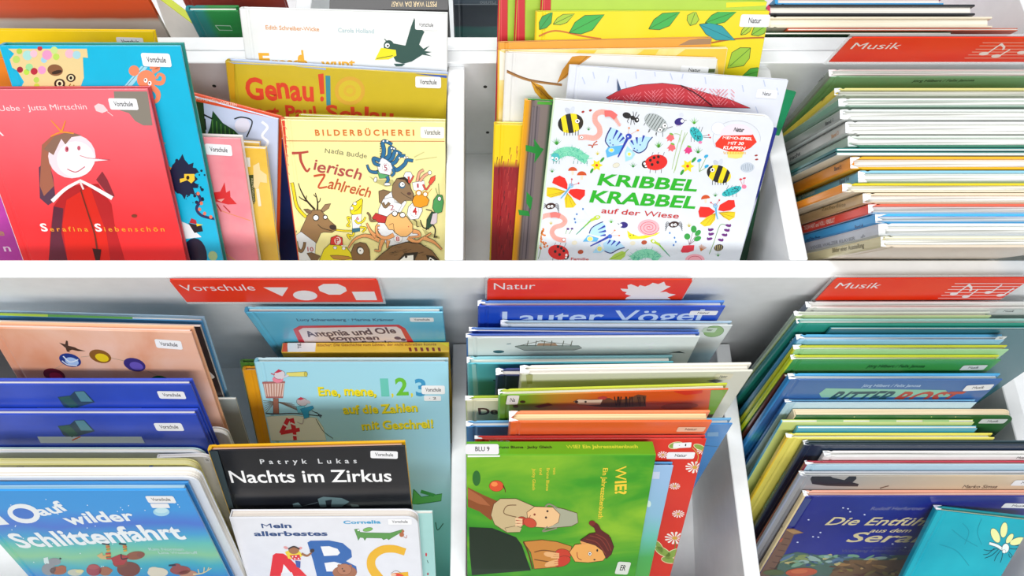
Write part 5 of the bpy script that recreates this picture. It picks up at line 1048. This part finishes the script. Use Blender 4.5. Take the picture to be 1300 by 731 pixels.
for i in range(6): a.new(1); a.poly([(945+i*27, 370), (957+i*27, 370), (962+i*27, 388), (950+i*27, 388)], '#8a2418')
a.new(1); a.poly([(1090, 348), (1145, 347), (1142, 372)], '#f4e23a'); a.done()
a = art('R3', (320, 440, 4.873))
YL = '#f4e22c'; GS = '#5a8a3a'
a.text('Ene, mene,', (412, 300), (770, 302), 52, YL, .045, 0, .22, 3, shadow=GS); a.new(); a.text('auf die Zahlen', (566, 415), (1026, 402), 50, YL, .045, 0, .2, 5, shadow=GS); a.new(); a.text('mit Geschrei!', (680, 512), (1122, 500), 50, YL, .045, 0, .2, 8, shadow=GS)
a.new(); a.text('1', (800, 303), (850, 303), 102, '#6ccabc', .045); a.new(); a.text('2', (893, 298), (970, 296), 100, '#6cc23c', .045); a.new(); a.text('3', (1015, 302), (1082, 300), 98, '#3c98c8', .045)
a.new(); a.text(',', (862, 302), (876, 302), 60, '#e8dc3c', .045); a.new(); a.text(',', (982, 300), (996, 300), 60, '#e8dc3c', .045)
PK = '#e8a0b0'; DK = '#4a3a3a'; WD = '#b07868'
a.new(1); a.poly([(45, 440), (120, 430), (250, 425), (400, 440), (440, 500), (460, 580), (60, 580)], '#dfe2d0', '#8aa89a', 2)
for i in range(7): a.new(3); a.line([(145, 340), (45+i*6, 330+i*14)], '#7a6a60', 3); a.new(3); a.line([(155, 340), (250+i*12, 350+i*10)], '#7a6a60', 3)
a.new(6); a.poly([(132, 320), (162, 320), (166, 415), (132, 415)], '#a06a5c', DK, 2); a.poly([(70, 222), (200, 218), (190, 310), (88, 310)], '#e0c4bc', WD, 4)
for i in range(7): a.line([(82+i*18, 228), (95+i*14, 308)], WD, 6)
a.line([(66, 222), (202, 218)], '#a86a68', 12); a.line([(88, 312), (190, 312)], '#a86a68', 10)
a.ell(160, 200, 34, 22, '#e88aa0'); a.ell(170, 172, 34, 26, '#d8d2dc', -10, DK, 2); a.poly([(135, 162), (165, 138), (188, 150), (160, 160)], '#c83c54'); a.line([(118, 165), (140, 172)], '#c83c54', 6); a.poly([(215, 160), (335, 154), (342, 182), (215, 180)], '#e4dc7a', '#8a8440', 2); a.ell(333, 168, 9, 14, '#cfc45a', 0, '#6a6430', 2); a.line([(180, 195), (225, 175)], '#d8d2dc', 9)
a.new(8); a.curve([(40, 408), (150, 415), (260, 412), (430, 428)], '#3c4452', 8, 5); a.line([(400, 405), (425, 438)], '#3c4452', 5); a.line([(370, 395), (432, 425)], '#3c4452', 4)
a.ell(310, 340, 34, 24, '#c4bcc4', 10, DK, 2); a.ell(345, 340, 18, 10, '#c4bcc4', 25); a.poly([(282, 325), (302, 310), (322, 322), (300, 330)], '#c83c54'); a.poly([(275, 370), (325, 365), (330, 400), (285, 408)], '#6cc4dc', '#2a6a84', 2); a.poly([(300, 385), (375, 365), (382, 378), (350, 400), (352, 435), (322, 444), (318, 420)], '#2f9cc8', '#1a5a7a', 2)
a.curve([(318, 440), (312, 475), (280, 465)], '#b8a8a8', 5); a.curve([(395, 445), (440, 520), (500, 565)], '#5a6a60', 4)
RDD = '#d02a3c'
a.new(8); a.line([(222, 448), (182, 530)], RDD, 26); a.line([(182, 532), (290, 512)], RDD, 24); a.line([(245, 448), (262, 520)], RDD, 28); a.line([(262, 525), (266, 572)], RDD, 22); a.new(30); a.line([(196, 478), (222, 494)], '#f0e4e4', 10); a.new(30); a.line([(240, 470), (268, 482)], '#f0e4e4', 9); a.new(30); a.line([(250, 545), (278, 548)], '#f0e4e4', 8)
a.z(*LD); a.new(); a.poly([(1030, 330), (1065, 365), (1160, 350), (1155, 380), (1050, 395), (1025, 395)], '#5ab85a', '#1f7a3c', 3); a.poly([(1065, 330), (1130, 350), (1120, 362), (1060, 345)], '#3fa04c'); a.new(); a.curve([(1130, 480), (1140, 515), (1165, 485)], '#1f6a4a', 4)
a.done(); sticker('R3', (535.5, 500), (565, 500), 11); sticker('R3', (538.5, 508.5), (560, 508.5), 6.5, '· 2')
a = art('R4', LD)
a.poly([(75, 135), (125, 132), (205, 415), (165, 415)], '#3a4a50'); a.new(1); a.text('Patryk Lukas', (328, 212), (770, 208), 21, '#d8dadc', .022, 0, .12, 3, .42); a.new(1); a.text('Nachts im Zirkus', (195, 298), (930, 292), 54, '#fbfbfb', .022)
a.new(1); a.poly([(590, 372), (615, 362), (700, 368), (735, 385), (700, 408), (600, 408)], '#5c7478'); a.new(3); a.poly([(625, 380), (655, 375), (650, 408), (630, 408)], '#20262c'); a.new(1); a.poly([(475, 395), (500, 388), (520, 408), (478, 408)], '#5c7478'); a.new(1); a.poly([(740, 395), (775, 398), (780, 408), (745, 408)], '#6a7a78'); a.new(1); a.line([(520, 405), (590, 388)], '#5c6a70', 2)
a.done(); sticker('R4', (470.5, 581), (505, 582), 9.5)
a = art('R5', (280, 640, 4.643)); NV = '#284a80'
a.text('Mein', (245, 140), (420, 138), 26, NV, .045); a.text('allerbestes', (200, 186), (632, 184), 26, NV, .045); a.text('Cornelia', (725, 115), (945, 112), 18, '#3aa4d4', .045)
a.new(); a.poly([(290, 423), (308, 300), (325, 288), (370, 290), (400, 310), (510, 423), (430, 423), (420, 400), (358, 402), (355, 423)], '#e8222c'); a.new(3); a.poly([(372, 352), (412, 400), (362, 405)], '#f4f4f6')
a.new(2); a.poly([(512, 225), (530, 214), (640, 212), (720, 228), (770, 270), (775, 310), (740, 335), (800, 365), (805, 400), (790, 430), (570, 430), (545, 330)], '#2a66b0'); a.new(4); a.poly([(590, 248), (640, 246), (690, 262), (705, 285), (690, 300), (610, 304)], '#f4f4f6'); a.new(4); a.poly([(612, 345), (670, 338), (720, 352), (710, 395), (625, 395)], '#f4f4f6')
a.new(2); a.curve([(1080, 278), (1020, 262), (950, 268), (895, 310), (890, 370), (930, 430)], '#f0b81c', 42, 54); a.new(2); a.line([(1020, 422), (1100, 415)], '#f0b81c', 34)
a.new(8); a.ell(432, 270, 32, 20, '#a06a44'); a.poly([(380, 280), (405, 270), (465, 275), (485, 300), (460, 320), (400, 320)], '#f2d838'); a.ell(432, 272, 30, 20, '#a87048'); a.ell(385, 255, 14, 8, '#e8a0a0', 20); a.ell(470, 258, 12, 8, '#e8a0a0', -20); a.curve([(400, 262), (432, 248), (465, 262)], '#2a2020', 8)
a.poly([(405, 300), (465, 295), (475, 325), (430, 328)], '#e02a3c')
for x, y in ((425, 308), (445, 305), (460, 318), (438, 320)): a.ell(x, y, 4, 4, '#fff')
a.curve([(480, 290), (510, 302), (535, 285)], '#a06a44', 14, 10); a.ell(540, 272, 14, 11, '#3a2a2a', -20); a.poly([(440, 330), (472, 335), (470, 375), (448, 368)], '#3a58a8')
a.new(8); a.ell(732, 400, 72, 40, '#a86a4a'); a.ell(730, 382, 42, 32, '#b87a5a', 0, '#6a3a20', 2); a.ell(698, 360, 9, 8, '#a86a4a'); a.ell(766, 362, 9, 8, '#a86a4a'); a.ell(718, 378, 4, 4, '#222'); a.ell(728, 392, 8, 5, '#6a3a20')
a.new(8); a.ell(1045, 420, 38, 14, '#e8402c', 10); a.ell(1020, 415, 16, 9, '#f4c8a8'); a.new(8); a.curve([(1005, 405), (1035, 390), (1065, 405)], '#5a3a30', 2)
a.new(); GC = '#5a9a4a'; a.poly([(790, 148), (815, 145), (822, 165), (870, 168), (1000, 170), (1075, 148), (1070, 160), (1010, 195), (990, 208), (980, 200), (960, 208), (950, 198), (860, 196), (850, 212), (842, 196), (822, 194), (812, 212), (806, 190)], GC, '#2f6a2c', 2); a.ell(868, 148, 28, 10, '#7ab85a', -10, '#2f6a2c', 2); a.ell(812, 152, 6, 5, '#fff'); a.new(6); a.ell(1068, 178, 14, 14, '#b8683c'); a.ell(1075, 158, 8, 8, '#b8683c'); a.curve([(1080, 190), (1095, 198), (1098, 182)], '#b8683c', 3)
a.done(); sticker('R5', (493, 665.5), (523, 665.5), 7.5, bg='#fafafc')
a = art('R5b', (280, 640, 4.643)); a.ell(1212, 296, 5, 11, '#d82a3a'); a.new(); a.line([(1218, 330), (1224, 345)], '#2a4a3a', 4); a.new(); a.ell(1222, 410, 5, 8, '#b02a3a'); a.done()
# ============================================================ lower middle
LE, LF2 = (570, 340, 3.333), (570, 520, 3.333)
a = art('P1', LE); a.text('Lauter Vögel', (225, 234), (1060, 224), 48, '#c8dcf8', .022); a.done(); sticker('P1', (874, 399.5), (909, 399.5), 5.5, 'Natur')
a = art('P2', LE); a.ell(1120, 268, 42, 22, '#8fb878', -8, '#5a8a50', 2); a.done(); sticker('P2', (890, 421), (907, 421.5), 6, 'Natur', bg='#c8dcc8')
a = art('P3', LE)
a.poly([(280, 332), (310, 328), (550, 330), (562, 338), (530, 346), (320, 348)], '#8f9a94', '#4a5a54', 2); a.new(3)
for x in (330, 365, 400, 430, 480, 515): a.line([(x, 330), (x+6, 308)], '#5a5a48', 3)
a.new(3); a.poly([(370, 328), (378, 318), (450, 318), (460, 328)], '#a8886a'); a.new(3); a.line([(390, 310), (520, 325)], '#6a6a5a', 2); a.new(3); a.line([(300, 328), (400, 306)], '#6a6a5a', 2)
a.new(); a.curve([(830, 318), (848, 324), (865, 316)], '#e8eef0', 5); a.new(); a.ell(855, 336, 9, 6, '#e4eaec'); a.new(); a.line([(245, 322), (262, 320)], '#6a8a90', 3); a.new(); a.ell(210, 354, 24, 6, '#12505c'); a.new(); a.poly([(930, 358), (975, 352), (1000, 360)], '#1c3a40'); a.done()
a = art('P4', LE); a.poly([(95, 400), (112, 398), (125, 540), (105, 540)], '#9ad4da'); a.new(); a.line([(188, 475), (205, 478)], '#1a3a4a', 4); a.done()
a = art('P6', LE); a.poly([(1090, 478), (1130, 470), (1160, 478), (1130, 486)], '#3a3a34'); a.new(); a.poly([(355, 448), (352, 490), (330, 490), (325, 450)], '#b8b88a'); a.done(); sticker('P6', (905, 481), (927, 481), 7, 'Natur', bg='#e8e2c8')
a = art('P8', LE); a.text('De', (125, 620), (208, 618), 26, '#5a3020', .045); a.done()
a = art('P7', LE)
a.poly([(948, 508), (1078, 506), (1070, 530), (1000, 538), (955, 525)], '#d8361c'); a.new(2); a.poly([(525, 565), (545, 555), (600, 556), (680, 550), (700, 560), (760, 552), (800, 535), (835, 540), (830, 585), (720, 590), (640, 588), (590, 582), (550, 578)], '#6a4a34')
a.poly([(530, 566), (548, 556), (600, 558), (650, 556), (640, 578), (590, 580), (550, 577)], '#e8dcc0'); a.ell(540, 566, 7, 5, '#222'); a.ell(578, 566, 5, 4, '#222'); a.poly([(628, 548), (650, 541), (672, 546), (660, 556), (635, 556)], '#c0443c')
for i in range(14): R6 = random.Random(i); x = R6.uniform(680, 830); a.line([(x, 545), (x+R6.uniform(-10, 10), 585)], '#2f2420', 5, 2)
a.new(2); a.poly([(360, 585), (420, 570), (440, 580), (380, 592)], '#7a3c18'); a.new(2); a.ell(975, 585, 80, 14, '#b84a1c', -3); a.new(2); a.ell(282, 585, 12, 6, '#4a2a14'); a.new(2); a.ell(312, 566, 12, 6, '#3a2a14'); a.new(1); a.poly([(1110, 505), (1185, 505), (1140, 620), (1095, 620)], '#7aa82c'); a.done()
sticker('P7', (642, 513), (657, 513), 11.5, 'Na', bg='#f4f4f0')
a = art('P9', LE); a.done(); sticker('P9', (858, 547.5), (893, 547.5), 6, 'Natur', bg='#f4c8a8')
a = art('P10', LF2); a.poly([(1095, 95), (1140, 94), (1140, 112), (1092, 112)], '#7aa8d0'); a.new(); a.line([(1060, 150), (1135, 155)], '#2a5c8a', 2); a.done()
a = art('P11', LF2)
def daisy(x, y, r):
    for k in range(12):
        an = k*math.pi/6+.2; a.new(1+k % 3); a.poly([(x, y), (x+r*math.cos(an-.14), y+r*.62*math.sin(an-.14)), (x+r*1.08*math.cos(an), y+r*.68*math.sin(an)), (x+r*math.cos(an+.14), y+r*.62*math.sin(an+.14))], '#f8f0e8')
    a.new(5); a.ell(x, y, r*.28, r*.18, '#d8a83a')
for d_ in ((1040, 243, 38), (970, 440, 25), (955, 542, 40), (955, 323, 22), (905, 190, 22), (235, 130, 22), (1075, 172, 26)): daisy(*d_)
a.new(1); a.curve([(1030, 160), (1055, 195), (1040, 240)], '#c8b058', 3); a.new(1); a.curve([(960, 545), (955, 590), (940, 640)], '#5a8a3a', 3)
for x, y, r, ro in ((905, 600, 36, 30), (945, 610, 34, -30), (890, 580, 26, 60), (930, 635, 30, 10), (1060, 158, 24, 20), (960, 150, 30, -10), (190, 132, 20, 20)): a.new(3); a.ell(x, y, r, r*.4, '#8aa848', ro, '#e8e0b0', 3)
a.done(); sticker('P11', (845.5, 582), (880.5, 582), 8.5, 'Natur'); sticker('P11', (854, 568.5), (877, 567.5), 6.5, '· 1')
a = art('P12', LF2); a.poly([(862, 262), (893, 262), (890, 292), (860, 292)], '#c8d4ec'); a.new(); a.ell(845, 398, 10, 14, '#d8f0e8'); a.done()
# --- the book turned on its side
a = Art(BOOKS['P13'], 'spine_print', face='top').z(585, 560, 4.273)
a.text('Bruno Blume · Jacky Gleich', (195, 39), (495, 38), 13, '#1c3a10', .045); a.new(); a.text('WIE? Ein Jahreszeitenbuch', (573, 39), (962, 37), 18, '#c8dc3c', .045)
a.done(); sticker('P13', (591, 577), (633.5, 577), 13, 'BLU 9', face='top')
a = art('P13', (585, 560, 4.273))
a.poly([(14, 68), (212, 66), (212, 84), (18, 86)], '#f2f2f0'); a.new(1); a.text('BLU', (133, 22), (134, 64), 16, '#222', .022) if False else None
a.new(1); a.text('WIE?', (838, 137), (838, 290), 60, '#f0cc3c', .045); a.new(1); a.text('Ein Jahreszeitenbuch', (772, 145), (745, 418), 26, '#f0cc3c', .022)
for st, x0, y0, x1, y1 in (('von', 502, 142, 500, 180), ('Bruno Blume', 466, 145, 462, 268), ('und', 428, 145, 426, 182), ('Jacky Gleich', 390, 147, 388, 265)): a.new(1); a.text(st, (x0, y0), (x1, y1), 16, '#e0c83c', .022)
a.new(2); a.ell(193, 242, 38, 29, '#d8502c', 0, '#6a1c10', 2); a.ell(182, 232, 18, 13, '#f08a4a'); a.curve([(230, 240), (240, 262), (242, 276)], '#5a2010', 7, 3)
a.new(1); a.poly([(30, 245), (120, 290), (200, 325), (165, 430), (100, 380), (38, 355)], '#8a4a24'); a.poly([(30, 250), (110, 300), (160, 350), (100, 340), (36, 310)], '#a8623a')
a.new(3); a.poly([(45, 465), (170, 470), (300, 520), (330, 560), (380, 700), (60, 726), (48, 600)], '#14281a')
a.new(1); a.ell(85, 200, 22, 42, '#2a6a2c')
a.new(8); DB2 = '#5a3c24'
a.poly([(165, 400), (180, 340), (215, 312), (300, 312), (400, 355), (400, 400), (340, 440), (320, 480), (250, 492), (185, 450)], '#c9b286', DB2, 3); a.curve([(300, 345), (250, 350), (235, 390), (300, 410)], '#7a5c3c', 5)
a.poly([(360, 385), (400, 355), (500, 358), (545, 380), (540, 440), (480, 468), (400, 462), (365, 430)], '#ecc08c', DB2, 3); a.poly([(500, 355), (560, 368), (630, 390), (635, 440), (600, 458), (470, 470), (530, 440), (540, 395)], '#a8a890', DB2, 3); a.curve([(460, 352), (480, 340), (520, 360)], '#8a8870', 9); a.curve([(470, 462), (445, 488), (520, 470)], '#8a8870', 8)
a.ell(400, 396, 6, 6, '#8a3a2a'); a.ell(470, 378, 6, 6, '#3a2a2a'); a.ell(462, 412, 6, 6, '#3a2a2a'); a.curve([(378, 400), (372, 418), (385, 430)], '#8a3a2a', 3)
a.poly([(240, 470), (300, 458), (330, 470), (320, 490), (250, 492)], '#c9b286', DB2, 2); a.ell(330, 430, 28, 22, '#b8402c', 0, DB2, 2); a.ell(375, 440, 36, 24, '#c84a34', 20, DB2, 2)
for i in range(3): a.line([(298, 418+i*17), (332, 424+i*13)], '#ecc498', 12)
a.new(8); a.poly([(340, 545), (440, 535), (520, 545), (600, 570), (590, 640), (530, 680), (400, 690), (380, 600)], '#c8843a', '#4a2a14', 3)
a.curve([(400, 600), (450, 590), (520, 600)], '#7a4a20', 6); a.curve([(400, 640), (460, 650), (520, 660)], '#7a4a20', 6); a.curve([(340, 545), (365, 600), (390, 690)], '#5a3418', 8)
a.ell(555, 610, 42, 26, '#c83c28', 10, '#4a2a14', 2); a.ell(550, 650, 46, 26, '#c83828', -20, '#4a2a14', 2)
a.ell(478, 612, 28, 14, '#e8b078', 10); a.ell(482, 664, 28, 14, '#e8b078', -20)
for i in range(3): a.line([(490, 604+i*12), (532, 610+i*10)], '#e8b078', 9)
for i in range(3): a.line([(492, 650+i*11), (526, 642+i*12)], '#e8b078', 9)
a.poly([(590, 600), (620, 560), (690, 550), (760, 570), (790, 620), (770, 645), (690, 655), (620, 650)], '#eaa85a', '#5a2a10', 3); a.ell(665, 545, 18, 12, '#e0985a', 20); a.curve([(630, 600), (635, 630), (655, 642)], '#9a3a1c', 4); a.ell(700, 608, 8, 9, '#fff', 0, '#2a1a10', 2); a.ell(700, 608, 4, 5, '#222'); a.ell(740, 590, 5, 7, '#222'); a.ell(725, 640, 6, 4, '#222')
MR = '#5c1c1c'
a.poly([(650, 535), (700, 500), (760, 490), (810, 520), (828, 570), (815, 610), (790, 635), (770, 590), (730, 560), (680, 545)], MR, '#2a0c0c', 3); a.curve([(790, 520), (750, 490), (735, 460), (712, 445)], MR, 38, 26); a.ell(712, 442, 18, 14, '#7a2420')
for p in ([(700, 510), (760, 530), (800, 590)], [(730, 500), (785, 530), (815, 590)], [(680, 528), (740, 548), (785, 610)]): a.curve(p, '#8a3a2c', 4)
a.new(2); a.curve([(172, 505), (182, 515), (195, 505)], '#101c14', 4)
a.done(); sticker('P13', (780, 728), (796.5, 729), 16, 'ER', bg='#d8dcd4')
# ============================================================ lower right
LG, LH = (920, 340, 3.421), (920, 520, 3.421)
for id, p0, p1, h in (('Q1', (1261, 397), (1293, 397), 5), ('Q5', (1262, 430.5), (1274, 430.5), 4), ('Q7', (1217, 469.5), (1248, 469), 6), ('Q8', (1221, 496), (1256, 494.5), 7), ('Q10', (1241, 537), (1274, 537), 5.5), ('Q16', (1282, 616), (1320, 616), 7), ('Q17', (1270, 644), (1310, 645), 6)):
    sticker(id, p0, p1, h, 'Musik', bg='#dfe4e2' if id in ('Q1', 'Q7', 'Q10', 'Q5') else '#f2f2f4')
a = art('Q7', LG); a.text('Jörg Hilbert / Felix Janosa', (615, 432), (865, 432), 12, '#123018', .022); a.done()
a = art('Q8', LG); a.text('Jörg Hilbert / Felix Janosa', (595, 516), (848, 516), 11, '#b8d0e8', .022); a.new(); a.poly([(410, 545), (440, 522), (960, 530), (985, 560), (420, 562)], '#8ec8b0'); a.new(2); a.text('RITTER', (425, 585), (690, 585), 48, '#1f4a5c', .045, .3, .1); a.text('ROST', (705, 586), (965, 586), 48, '#b8402c', .045, .3, .1); a.done()
a = art('Q10', LG)
for x in (570, 905, 1010): a.new(); a.line([(x-22, 634), (x+20, 642)], '#c8c47a', 4); a.new(1); a.line([(x, 630), (x-8, 648)], '#c8c47a', 4)
a.done()
a = Art(BOOKS['Q11'], 'cover_print', face='top').z(*LG)
for i in range(4): a.new(); a.poly([(400+i*230, 640), (515+i*230, 640), (515+i*230, 672), (400+i*230, 672)], '#a8cc8a')
a.done()
a = art('Q16', LH)
a.poly([(372, 300), (385, 280), (440, 276), (470, 295), (520, 305), (545, 285), (570, 278), (572, 300), (555, 315), (582, 322), (578, 333), (500, 332), (440, 330), (380, 322)], '#1c1c24'); a.new(); a.line([(675, 340), (712, 330)], '#5a4434', 4); a.new(); a.text('Marko Simsa', (1030, 340), (1180, 340), 13, '#4a3c34', .022); a.done()
a = art('Q14', LH); a.text('Musik', (1265, 212), (1310, 212), 9, '#222', .022); a.done()
a = art('Q17', (950, 610, 3.714)); GD = '#e0d2a0'
a.text('Rudolf Herfurtner', (575, 138), (825, 138), 15, '#7a7ca8', .022)
a.new(); a.text('Die Entführung', (360, 208), (1010, 212), 36, GD, .022, .25); a.new(); a.text('aus dem', (568, 243), (758, 243), 17, GD, .022, .3); a.new(); a.text('Serail', (455, 288), (822, 290), 44, GD, .022, .22)
a.new(); a.text('nach der Oper von', (540, 318), (718, 318), 9, '#5a5c90', 0); a.new(); a.text('Wolfgang Amadeus Mozart', (435, 336), (800, 334), 12, '#5c5e8c', .022)
for x, y in ((447, 128), (470, 132), (548, 160), (284, 184), (305, 264), (330, 266), (340, 244), (740, 314), (680, 298), (232, 290), (480, 146)): a.new(); a.ell(x, y, 5, 3, '#d8e0f4', n=8)
a.new(1); a.poly([(255, 80), (300, 85), (215, 215), (180, 210)], '#3c4a86')
a.new(2); a.poly([(165, 225), (215, 225), (262, 245), (215, 255), (200, 290), (150, 380), (120, 449), (50, 449), (60, 395)], '#7a5844'); a.poly([(170, 228), (215, 230), (258, 245), (212, 250)], '#b08858'); a.poly([(130, 272), (165, 272), (155, 290), (128, 288)], '#b85a38')
for i in range(6): a.line([(170-i*14, 270+i*28), (195-i*12, 275+i*28)], '#5a3c30', 5)
a.new(2); a.poly([(165, 350), (230, 335), (330, 350), (400, 352), (480, 355), (560, 370), (700, 350), (810, 350), (830, 449), (100, 449)], '#4a6a5c')
cs = ['#7aa88a', '#2c4a78', '#9ab8b0', '#3c6a4a', '#5a7a9a', '#8a9a5a', '#c8b878']; R7 = random.Random(11)
for i in range(60): x, y = R7.uniform(170, 810), R7.uniform(352, 400); a.new(4+i % 8); a.ell(x, y, R7.uniform(12, 40), R7.uniform(4, 10), R7.choice(cs), R7.uniform(-30, 20), n=9)
a.new(14); a.poly([(480, 372), (620, 375), (800, 370), (820, 449), (380, 449), (420, 400)], '#7a5a34')
for i in range(30): x, y = R7.uniform(400, 800), R7.uniform(380, 445); a.new(16+i % 8); a.ell(x, y, R7.uniform(10, 34), R7.uniform(3, 9), R7.choice(['#a8804a', '#5a4428', '#8a7a34', '#6a3a24', '#c09a5a']), R7.uniform(-30, 30), n=9)
a.new(26); a.ell(250, 430, 75, 20, '#c8562c', -3); a.ell(240, 426, 40, 10, '#d8703c', -3); a.new(26); a.ell(120, 432, 50, 14, '#5a6a3a'); a.new(1); a.poly([(660, 352), (720, 350), (790, 362), (740, 372), (680, 368)], '#8ab0c0')
a.done()
a = art('Q18', (950, 610, 3.714))
WG = '#eef0a8'
for x, y, rx, ry, ro in ((1165, 258, 18, 36, -25), (1205, 232, 16, 36, 8), (1232, 272, 12, 26, 35), (1268, 285, 36, 16, -18)): a.new(4); a.ell(x, y, rx, ry, WG, ro, '#14505c', 2)
a.new(10); a.curve([(1138, 295), (1170, 305), (1195, 320)], '#e8f0ec', 12, 14, outline='#143c48', ow=2); a.ell(1212, 318, 16, 22, '#eef4f0', 10, '#143c48', 2); a.ell(1205, 333, 8, 8, '#eef4f0', 0, '#143c48', 1)
for p in ([(1180, 315), (1140, 330), (1110, 325)], [(1180, 322), (1150, 350), (1115, 365)], [(1190, 328), (1170, 355), (1160, 378)], [(1200, 338), (1195, 365), (1188, 385)], [(1225, 318), (1262, 322), (1275, 308), (1258, 305)], [(1228, 335), (1245, 355), (1232, 360), (1228, 345)], [(1160, 318), (1130, 345), (1108, 348)]): a.new(2); a.curve(p, '#0f4a58', 3)
for p in ([(960, 230), (1010, 270), (1080, 310)], [(1010, 200), (1040, 240), (1020, 300)], [(1100, 180), (1080, 240), (1100, 300)], [(900, 300), (980, 330), (1040, 400)]): a.new(1); a.curve(p, '#1490a4', 3)
a.done()
for id, Z, st, q0, q1, h, c in [('Q17', (950, 610, 3.714), 'Die Entführung aus dem Serail', (112, 290), (212, 122), 18, '#5a4a2c'), ('Q13', LH, 'Peter und der Wolf', (172, 435), (265, 270), 14, '#4a8a84'), ('Q12', LH, '3', (225, 158), (234, 142), 16, '#5a4a10'), ('Q12', LH, 'Dschungel', (118, 345), (165, 275), 14, '#c08a1c'), ('Q16', LH, 'Zaubermelodie', (228, 420), (278, 335), 14, '#d8dce8'), ('Q7', LG, 'Band 7', (240, 428), (262, 405), 16, '#4a5a10'), ('Q5', LG, 'Band 10', (272, 335), (298, 310), 14, '#d0e8f4'), ('Q9', LG, 'Band 2', (190, 655), (235, 600), 14, '#a8c8e8'), ('Q2', LG, 'Band 1', (150, 300), (182, 258), 16, '#3a4a3c')]:
    a = Art(BOOKS[id], 'spine_print', face='spine').z(*Z); a.text(st, q0, q1, h, c, .022); a.done()
